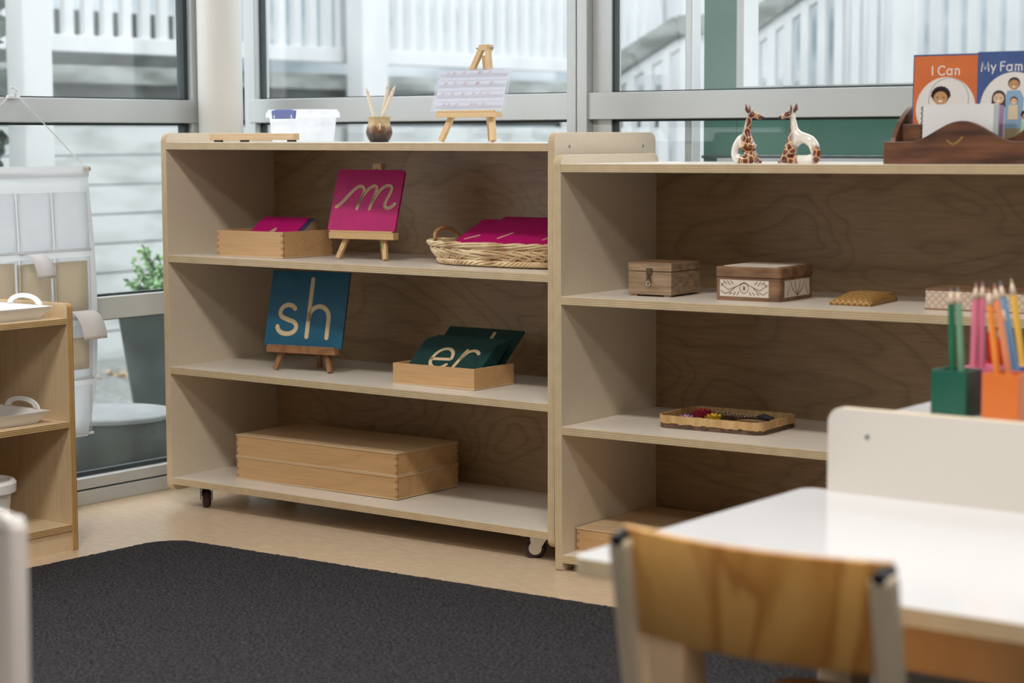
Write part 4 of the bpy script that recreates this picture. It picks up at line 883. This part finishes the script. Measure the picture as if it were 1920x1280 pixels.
orange = noisy('orange_cover', (.60, .15, .045), (.64, .17, .05), (30, 30, 30), rough=.4); blue = noisy('blue_cover', (.055, .095, .26), (.065, .11, .29), (30, 30, 30), rough=.4)
book(RW(.7505, .116, zo), RA, .03, .128, .2035, .006, blue, 'blue picture book whose edge shows behind the orange one in the dark organiser')
book(RW(.757, .106, zo), RA, .03, .131, .200, .006, orange, 'orange picture book titled I Can standing in the dark organiser', 'I Can', figA, .060, .100)
book(RW(.887, .0995, zo), RA - .02, .03, .146, .2045, .006, blue, 'blue picture book titled My Family standing in the dark organiser', 'My Family', figB, .066, .100, -.013)
nt_ = empty('notepad', RW(.802, .050, zo), RA); tag(nt_, 'white notepad with a black spiral edge behind the front board of the organiser', 'notepad')
MB().prism(rrect(0, .148, 0, .1075, .004, 3), 0, .006, lambda u, v, t: (u, t + v * .04, v)).build('cover', base('white_card', (.72, .72, .74), .6)[0], nt_)
MB().prism(rrect(.139, .1475, .01, .106, .002, 3), -.0004, .0, lambda u, v, t: (u, t + v * .04, v)).build('grey_edge', base('grey_strip', (.42, .48, .50), .5)[0], nt_)
mb = MB()
for k in range(11): mb.tube([(-.001 + .0035 * math.cos(t), .003 + (.008 + k * .009) * .04, .010 + k * .009 + .0035 * math.sin(t)) for t in [2 * PI * q / 8 for q in range(8)]], .0012, 6, closed=True)
mb.build('spiral', M['black'], nt_)
# ------------------------------------------------------------------ table
tb = empty('table', (2.31, -1.515, 0)); tag(tb, 'low white-topped rectangular table with a plywood edge in the right foreground', 'table')
MB().prism(rrect(0, 1.2, 0, .590, .022, 7), .398, .42, lambda u, v, t: (u, v, t)).build('table_top', [M['wtop'], M['tedge']], tb, bevel=.0015, axis=2)
ap = MB(); ap.box(.065, 1.135, .07, .088, .33, .3975); ap.box(.065, 1.135, .502, .52, .33, .3975); ap.box(.065, .083, .088, .502, .33, .3975); ap.box(1.117, 1.135, .088, .502, .33, .3975); ap.build('apron', M['legwood'], tb)
for x in (.075, 1.075):
    for y in (.05, .49): MB().box(x, x + .055, y, y + .055, .0065, .3975).build('leg', M['legwood'], tb, bevel=.004)
# ------------------------------------------------------------------ chairs
M['backp'] = grain('amber_varnished_ply', (.76, .43, .13), (.52, .23, .05), (.38, .14, .025), (13, 13, 3.2), 2.2, .28, .75)
def chair(loc, rz, label, wood, panel, cap, w_=.305, zt=.500, panel_z=(.392, .508), spl=0):
    """local: x across, +y towards the seat front; origin under the middle of the back"""
    r = empty('child_chair', loc, rz); tag(r, label, 'chair')
    hw = w_ / 2
    for s_ in (-1, 1):
        x = s_ * (hw)
        p_ = MB(); p_.beam((x + s_ * spl, .040, .23), (x, -.004, zt - .004), .024, .026, up=(0, 1, 0)); p_.beam((x + s_ * spl, .040, .24), (x + s_ * spl * 1.4, -.012, 0), .024, .026, up=(0, 1, 0)); p_.build('rear_post', wood, r, bevel=.006)
        c_ = MB(); c_.tube([(x, -.017, zt - .006), (x, .011, zt - .001)], .0078, 14); c_.build('end_cap', cap, r, smooth=False, bevel=.002)
        MB().beam((x, .30, .25), (x * 1.02, .32, 0), .026, .026, up=(0, 1, 0)).build('front_leg', wood, r, bevel=.005)
        MB().beam((x, .028, .245), (x, .31, .245), .020, .030, up=(1, 0, 0)).build('seat_rail', wood, r, bevel=.003)
    # curved back panel, bulging away from the sitter
    mb = MB(); n = 18; th = .010; z0, z1 = panel_z
    for k in range(n + 1):
        u = -1 + 2 * k / n; x = u * (hw + .004)
        for z in (z0, z1):
            y = .018 - .030 * (1 - u * u) + (z - z0) * -.14
            mb.v += [(x, y, z + .004 * u * u * 0), (x, y + th, z)]
    for k in range(n):
        a = k * 4; b_ = a + 4
        mb.f += [(a, b_, b_ + 2, a + 2), (a + 1, a + 3, b_ + 3, b_ + 1), (a, a + 1, b_ + 1, b_), (a + 2, b_ + 2, b_ + 3, a + 3)]
    mb.f += [(0, 2, 3, 1), (n * 4, n * 4 + 1, n * 4 + 3, n * 4 + 2)]; mb.mi = [0] * len(mb.f)
    mb.build('back_panel', panel, r, smooth=True, bevel=.002)
    MB().prism(rrect(-hw + .004, hw - .004, .05, .345, .03, 5), .262, .274, lambda u, v, t: (u, v, t)).build('seat', panel, r, bevel=.003)
    return r
chair((2.678, -1.722, .0065), -.02, 'small wooden chair with an amber varnished plywood back and black end caps, at the table', M['post'], M['backp'], M['black'])
wh = noisy('whitewashed_wood', (.66, .60, .57), (.76, .71, .69), (8, 8, 2), rough=.4)
chair((1.958, -2.196, .0065), PI + .15, 'pale whitewashed chair cut off by the lower left corner of the view', wh, wh, M['white'], zt=.536, panel_z=(.37, .542), w_=.27, spl=.035)
# ------------------------------------------------------------------ pencil pots and pencils
def pot(label, a, b_, col, h=.069):
    o = empty('pencil_pot', (a, b_, .512)); tag(o, label, 'pot'); mb = MB(); t = .0045; w_ = .055
    mb.box(0, w_, 0, t, 0, h); mb.box(0, w_, w_ - t, w_, 0, h); mb.box(0, t, t, w_ - t, 0, h); mb.box(w_ - t, w_, t, w_ - t, 0, h); mb.box(t, w_ - t, t, w_ - t, .0, .005)
    mb.build('pot_body', col, o, bevel=.0008)
PC = dict(green=(.012, .10, .065), orange=(.68, .17, .03), pink=(.74, .20, .34), blue=(.05, .12, .42), red=(.50, .012, .02), yellow=(.80, .50, .04))
PM = {k: base(k + '_pot_paint', v, .3, .5)[0] for k, v in PC.items()}
pot('green square pencil pot, leftmost on the low unit', 2.4225, -.755, PM['green']); pot('orange square pencil pot in the front row beside the green one', 2.503, -.757, PM['orange'])
pot('pink square pencil pot just behind the green one', 2.4435, -.698, PM['pink']); pot('blue square pencil pot behind the orange one', 2.514, -.698, PM['blue'])
pot('red square pencil pot hidden behind the pink one', 2.437, -.636, PM['red']); pot('yellow square pencil pot at the back by the right edge of the view', 2.503, -.636, PM['yellow'])
QM = {k: base(k + '_pencil_paint', v, .25, .5)[0] for k, v in dict(green=(.02, .16, .09), lgreen=(.20, .40, .28), pink=(.78, .22, .34), orange=(.85, .28, .05), lorange=(.88, .33, .16), red=(.62, .015, .02), blue=(.20, .36, .55), yellow=(.85, .52, .10)).items()}
TM = {k: base(k + '_lead', v, .5)[0] for k, v in dict(green=(.22, .30, .28), pink=(.70, .36, .42), orange=(.8, .4, .22), red=(.6, .1, .1), blue=(.25, .3, .5), yellow=(.8, .7, .45)).items()}
M['tip'] = base('sharpened_pencil_wood', (.78, .62, .48), .5)[0]
zb = .520
for c, tc, top, bot, lab in (
    ('green', 'green', (2.440, -.73, .701), (2.447, -.73), 'dark green pencil, left of the pair in the green pot'), ('lgreen', 'green', (2.448, -.724, .701), (2.459, -.723), 'paler green pencil, right of the pair in the green pot'),
    ('pink', 'pink', (2.457, -.68, .705), (2.4525, -.676), 'pink pencil, left of the pair in the pink pot'), ('pink', 'pink', (2.465, -.675, .706), (2.463, -.668), 'pink pencil, right of the pair in the pink pot'),
    ('orange', 'orange', (2.498, -.73, .702), (2.524, -.735), 'orange pencil, left of the two leaning in the orange pot'), ('lorange', 'orange', (2.505, -.725, .708), (2.538, -.72), 'salmon orange pencil, right of the two leaning in the orange pot'),
    ('blue', 'blue', (2.491, -.672, .708), (2.532, -.672), 'tall blue pencil leaning left out of the blue pot'), ('blue', 'blue', (2.499, -.682, .674), (2.523, -.684), 'shorter blue pencil in the blue pot'),
    ('yellow', 'yellow', (2.482, -.61, .708), (2.513, -.61), 'yellow pencil, tallest and farthest right'), 
    ('red', 'red', (2.451, -.612, .650), (2.456, -.612), 'short red pencil, left one in the red pot'), ('red', 'red', (2.463, -.606, .640), (2.470, -.602), 'short red pencil, right one in the red pot')):
    pencil('coloured_pencil', lab, (bot[0], bot[1], zb), top, .0055, QM[c], M['tip'], TM[tc], cone=.024)
# ------------------------------------------------------------------ hanging pocket chart on the left window
hc = empty('pocket_chart', (-.15, -.11, .182)); tag(hc, 'white hanging chart with clear pockets on cords in front of the left window', 'wall chart')
M['clothw'] = base('white_chart_fabric', (.74, .75, .76), .8)[0]
_b = M['clothw'].node_tree.nodes['Principled BSDF']; _b.inputs['Transmission Weight'].default_value = 0
nt = M['clothw'].node_tree; tl_ = nt.nodes.new('ShaderNodeBsdfTranslucent'); tl_.inputs[0].default_value = (.93, .94, .95, 1); ms = nt.nodes.new('ShaderNodeMixShader'); ms.inputs[0].default_value = .7
nt.links.new(_b.outputs[0], ms.inputs[1]); nt.links.new(tl_.outputs[0], ms.inputs[2]); nt.links.new(ms.outputs[0], nt.nodes['Material Output'].inputs[0])
M['pocket'] = clear('pocket_film', (.97, .975, .98), .03, .10, (.85, .88, .9), .12, (5, 5, 5))
W_ = .46; Hh = .666
def chx(y, z): return .004 + .012 * math.sin(z / Hh * PI) * 1.0 + .004 * math.sin(y * 14)
def sheet(name, y0, y1, z0, z1, off, mat, parent, nx=10, nz=16, th=.0008, right=None):
    mb = MB(); vs = []
    for s_ in (0, 1):
        for j in range(nz + 1):
            for i in range(nx + 1):
                z = z0 + (z1 - z0) * j / nz; e = right(z) if right else 0; y = y0 + (y1 + e - y0) * i / nx; vs.append((chx(y, z) + off + s_ * th, y, z))
    n1 = (nx + 1) * (nz + 1)
    for s_ in (0, 1):
        for j in range(nz):
            for i in range(nx): a = s_ * n1 + j * (nx + 1) + i; mb.f.append((a, a + 1, a + nx + 2, a + nx + 1))
    for i in range(nx):
        for j in (0, nz): a = j * (nx + 1) + i; mb.f.append((a, a + 1, n1 + a + 1, n1 + a))
    for j in range(nz):
        for i in (0, nx): a = j * (nx + 1) + i; mb.f.append((a, a + nx + 1, n1 + a + nx + 1, n1 + a))
    mb.v = vs; mb.mi = [0] * len(mb.f); return mb.build(name, mat, parent, smooth=True)
bul = lambda z: .012 * math.sin(min(1, max(0, z / Hh)) * PI) - .03 * max(0, 1 - z / .12) * .6
sheet('fabric', -W_, 0, 0, Hh - .004, 0, M['clothw'], hc, right=bul)
MB().tube([(.006, -.02, Hh), (.006, .008, Hh)], .0055, 12).build('dowel', M['pale'], hc, smooth=True)
MB().box(.0125, .0133, -W_, -.001, Hh - .020, Hh + .008).build('top_hem', M['clothw'], hc)
for z0, z1 in ((.47, .61), (.30, .45), (.15, .28), (.01, .13)):
    for k in range(4): sheet('pocket', -W_ + .01 + k * .112, -W_ + .116 + k * .112, z0, z1, .003, M['pocket'], hc, 5, 5)
    sheet('pocket_band', -W_, -.003, z0 - .006, z0 + .001, .0042, M['clothw'], hc, 8, 2)
MB().tube([(.0, -.002, Hh + .004), (-.012, -.20, Hh + .182)], .0016, 6).build('cord', M['clothw'], hc)
MB().tube([(.0, -W_, Hh + .004), (-.012, -.212, Hh + .182)], .0016, 6).build('cord', M['clothw'], hc)
hk = empty('wall_hook', (-.178, -.3, 1.022)); tag(hk, 'small white hook on the left window transom carrying the chart cords', 'hook')
MB().box(.0, .006, -.028, .012, -.004, .004).build('hook_base', M['whiteplas'], hk, bevel=.002)
MB().tube([(.006, -.004, .002), (.012, -.006, .016), (.012, -.014, .023), (.012, -.022, .022)], .0022, 8).build('hook_arm', M['whiteplas'], hk, smooth=True)
beige = noisy('beige_card', (.74, .66, .54), (.80, .72, .61), (30, 30, 30), rough=.8)
_nt = beige.node_tree; _t = _nt.nodes.new('ShaderNodeBsdfTranslucent'); _t.inputs[0].default_value = (.95, .86, .72, 1); _m = _nt.nodes.new('ShaderNodeMixShader'); _m.inputs[0].default_value = .75
_nt.links.new(_nt.nodes['Principled BSDF'].outputs[0], _m.inputs[1]); _nt.links.new(_t.outputs[0], _m.inputs[2]); _nt.links.new(_m.outputs[0], _nt.nodes['Material Output'].inputs[0])
for k, (y0, y1, z0, z1, lab) in enumerate(((-.345 + .0, -.244, .33, .445, 'beige card in the second pocket row, left of the curling strip'), (-.236, -.13, .31, .44, 'beige card in the second pocket row, under the curling strip'), (-.122, -.016, .31, .44, 'beige card in the second pocket row at the right edge of the chart'), (-.085, -.016, .17, .25, 'beige card in the third pocket row behind the low shelf'))):
    o = sheet('pocket_card', y0, y1, z0, z1, .0015, beige, None, 3, 3, .0008); o.location = (-.15, -.11, .182); tag(o, lab, 'card')
def curl(label, y0, w_, ztop, L, out_):
    mb = MB(); n = 14; vs = []
    for s_ in (0, 1):
        for k in range(n + 1):
            t = k / n; x = .012 + out_ * math.sin(t * PI * .55) ; z = ztop - L * (t ** 1.7) + .010 * math.sin(t * PI)
            for i in (0, 1): vs.append((x + s_ * .0005, y0 + i * w_ + .03 * t * out_ / .05, z))
    n1 = 2 * (n + 1)
    for s_ in (0, 1):
        for k in range(n): a = s_ * n1 + 2 * k; mb.f.append((a, a + 1, a + 3, a + 2))
    for k in range(n):
        for i in (0, 1): a = 2 * k + i; mb.f.append((a, a + 2, n1 + a + 2, n1 + a))
    mb.f += [(0, 1, n1 + 1, n1), (2 * n, 2 * n + 1, n1 + 2 * n + 1, n1 + 2 * n)]
    mb.v = vs; mb.mi = [0] * len(mb.f); o = mb.build('paper_strip', base('white_paper', (.86, .86, .90), .7)[0] if 'white_paper' not in MATS else MATS['white_paper'], None, smooth=True); o.location = (-.15, -.11, .182); tag(o, label, 'paper'); return o
curl('white paper strip curling out of the upper pockets of the hanging chart', -.228, .055, .462, .056, .042)
curl('larger white paper strip curling forward at the right edge of the hanging chart', -.09, .075, .315, .068, .042)
# ------------------------------------------------------------------ trays and bucket on the low varnished shelf
def tray(label, loc):
    o = empty('handled_tray', loc); tag(o, label, 'tray'); W2, L2 = .075, .15
    A_ = rrect(-W2, W2, -L2, L2, .006, 3); B_ = rrect(-W2 - .022, W2 + .022, -L2 - .022, L2 + .022, .008, 3); n = len(A_); mb = MB()
    A2 = rrect(-W2 + .003, W2 - .003, -L2 + .003, L2 - .003, .006, 3); B2 = rrect(-W2 - .018, W2 + .018, -L2 - .018, L2 + .018, .008, 3)
    mb.add([(x, y, 0) for x, y in A_] + [(x, y, .028) for x, y in B_] + [(x, y, .028) for x, y in B2] + [(x, y, .003) for x, y in A2],
           [(k * n + i, k * n + (i + 1) % n, (k + 1) * n + (i + 1) % n, (k + 1) * n + i) for k in range(3) for i in range(n)] + [tuple(range(n)), tuple(3 * n + i for i in range(n))]); mb.build('tray_body', M['whiteplas'], o)
    for s_ in (-1, 1):
        y = s_ * (L2 + .019); O_ = [(.058 * math.cos(t), .027 + .026 * math.sin(t)) for t in [PI * k / 20 for k in range(21)]]; I_ = [(.040 * math.cos(t), .030 + .013 * math.sin(t)) for t in [PI * k / 20 for k in range(21)]]
        mb = MB(); n = 21; yy = (y - .0025, y + .0025)
        mb.add([(x, q, z) for q in yy for x, z in O_] + [(x, q, z) for q in yy for x, z in I_],
               [(i, i + 1, 2 * n + i + 1, 2 * n + i) for i in range(n - 1)] + [(n + i, 3 * n + i, 3 * n + i + 1, n + i + 1) for i in range(n - 1)] + [(i, n + i, n + i + 1, i + 1) for i in range(n - 1)] + [(2 * n + i, 2 * n + i + 1, 3 * n + i + 1, 3 * n + i) for i in range(n - 1)] + [(0, 2 * n, 3 * n, n), (n - 1, 2 * n - 1, 4 * n - 1, 3 * n - 1)])
        mb.build('handle', M['whiteplas'], o, smooth=False)
tray('white plastic tray with arched handles on top of the low varnished shelf', (.118, -.70, .525))
tray('white plastic tray with arched handles inside the low varnished shelf', (.118, -.715, .2935))
bu = empty('bucket', (.135, -.69, .0605)); tag(bu, 'white plastic bucket with a lid on the bottom of the low varnished shelf', 'bucket')
MB().lathe([(.0001, 0), (.060, 0), (.064, .004), (.073, .095), (.0001, .095)], 40).build('bucket_body', M['whiteplas'], bu, smooth=False, bevel=.001)
MB().lathe([(.074, .088), (.083, .090), (.084, .110), (.080, .116), (.070, .116), (.068, .112), (.0001, .112)], 40).build('lid', M['whiteplas'], bu, bevel=.0015)
MB().tube([(.075 * math.cos(t), .078 * math.sin(t) , .06 - .045 * abs(math.sin(t)) ) for t in [-.2 + (PI + .4) * k / 16 for k in range(17)]], .003, 8).build('handle', M['whiteplas'], bu, smooth=True)
# ------------------------------------------------------------------ groups of repeated things
GR = dict(coloured_pencil='coloured pencils in the square pots', pencil_pot='square painted pencil pots on the low unit', pencil='bare wood pencils in the pottery jar',
          handled_tray='white handled trays on the low varnished shelf', tabletop_easel='tabletop easels', giraffe_ornament='pair of giraffe ornaments', picture_book='picture books in the dark organiser',
          dried_flower='dried flowers in the cane tray', pocket_card='beige cards in the hanging chart', paper_strip='paper strips curling from the hanging chart', wooden_box='beech boxes', shelf_unit='classroom shelf units')
for o in list(C.objects):
    if o.parent is None and 'label' in o and 'group' not in o:
        k = o.name.split('.')[0]
        if k in GR: o['group'] = GR[k]
        elif k == 'letter_card' and 'basket' in o['label']: o['group'] = 'magenta cards in the wicker basket'
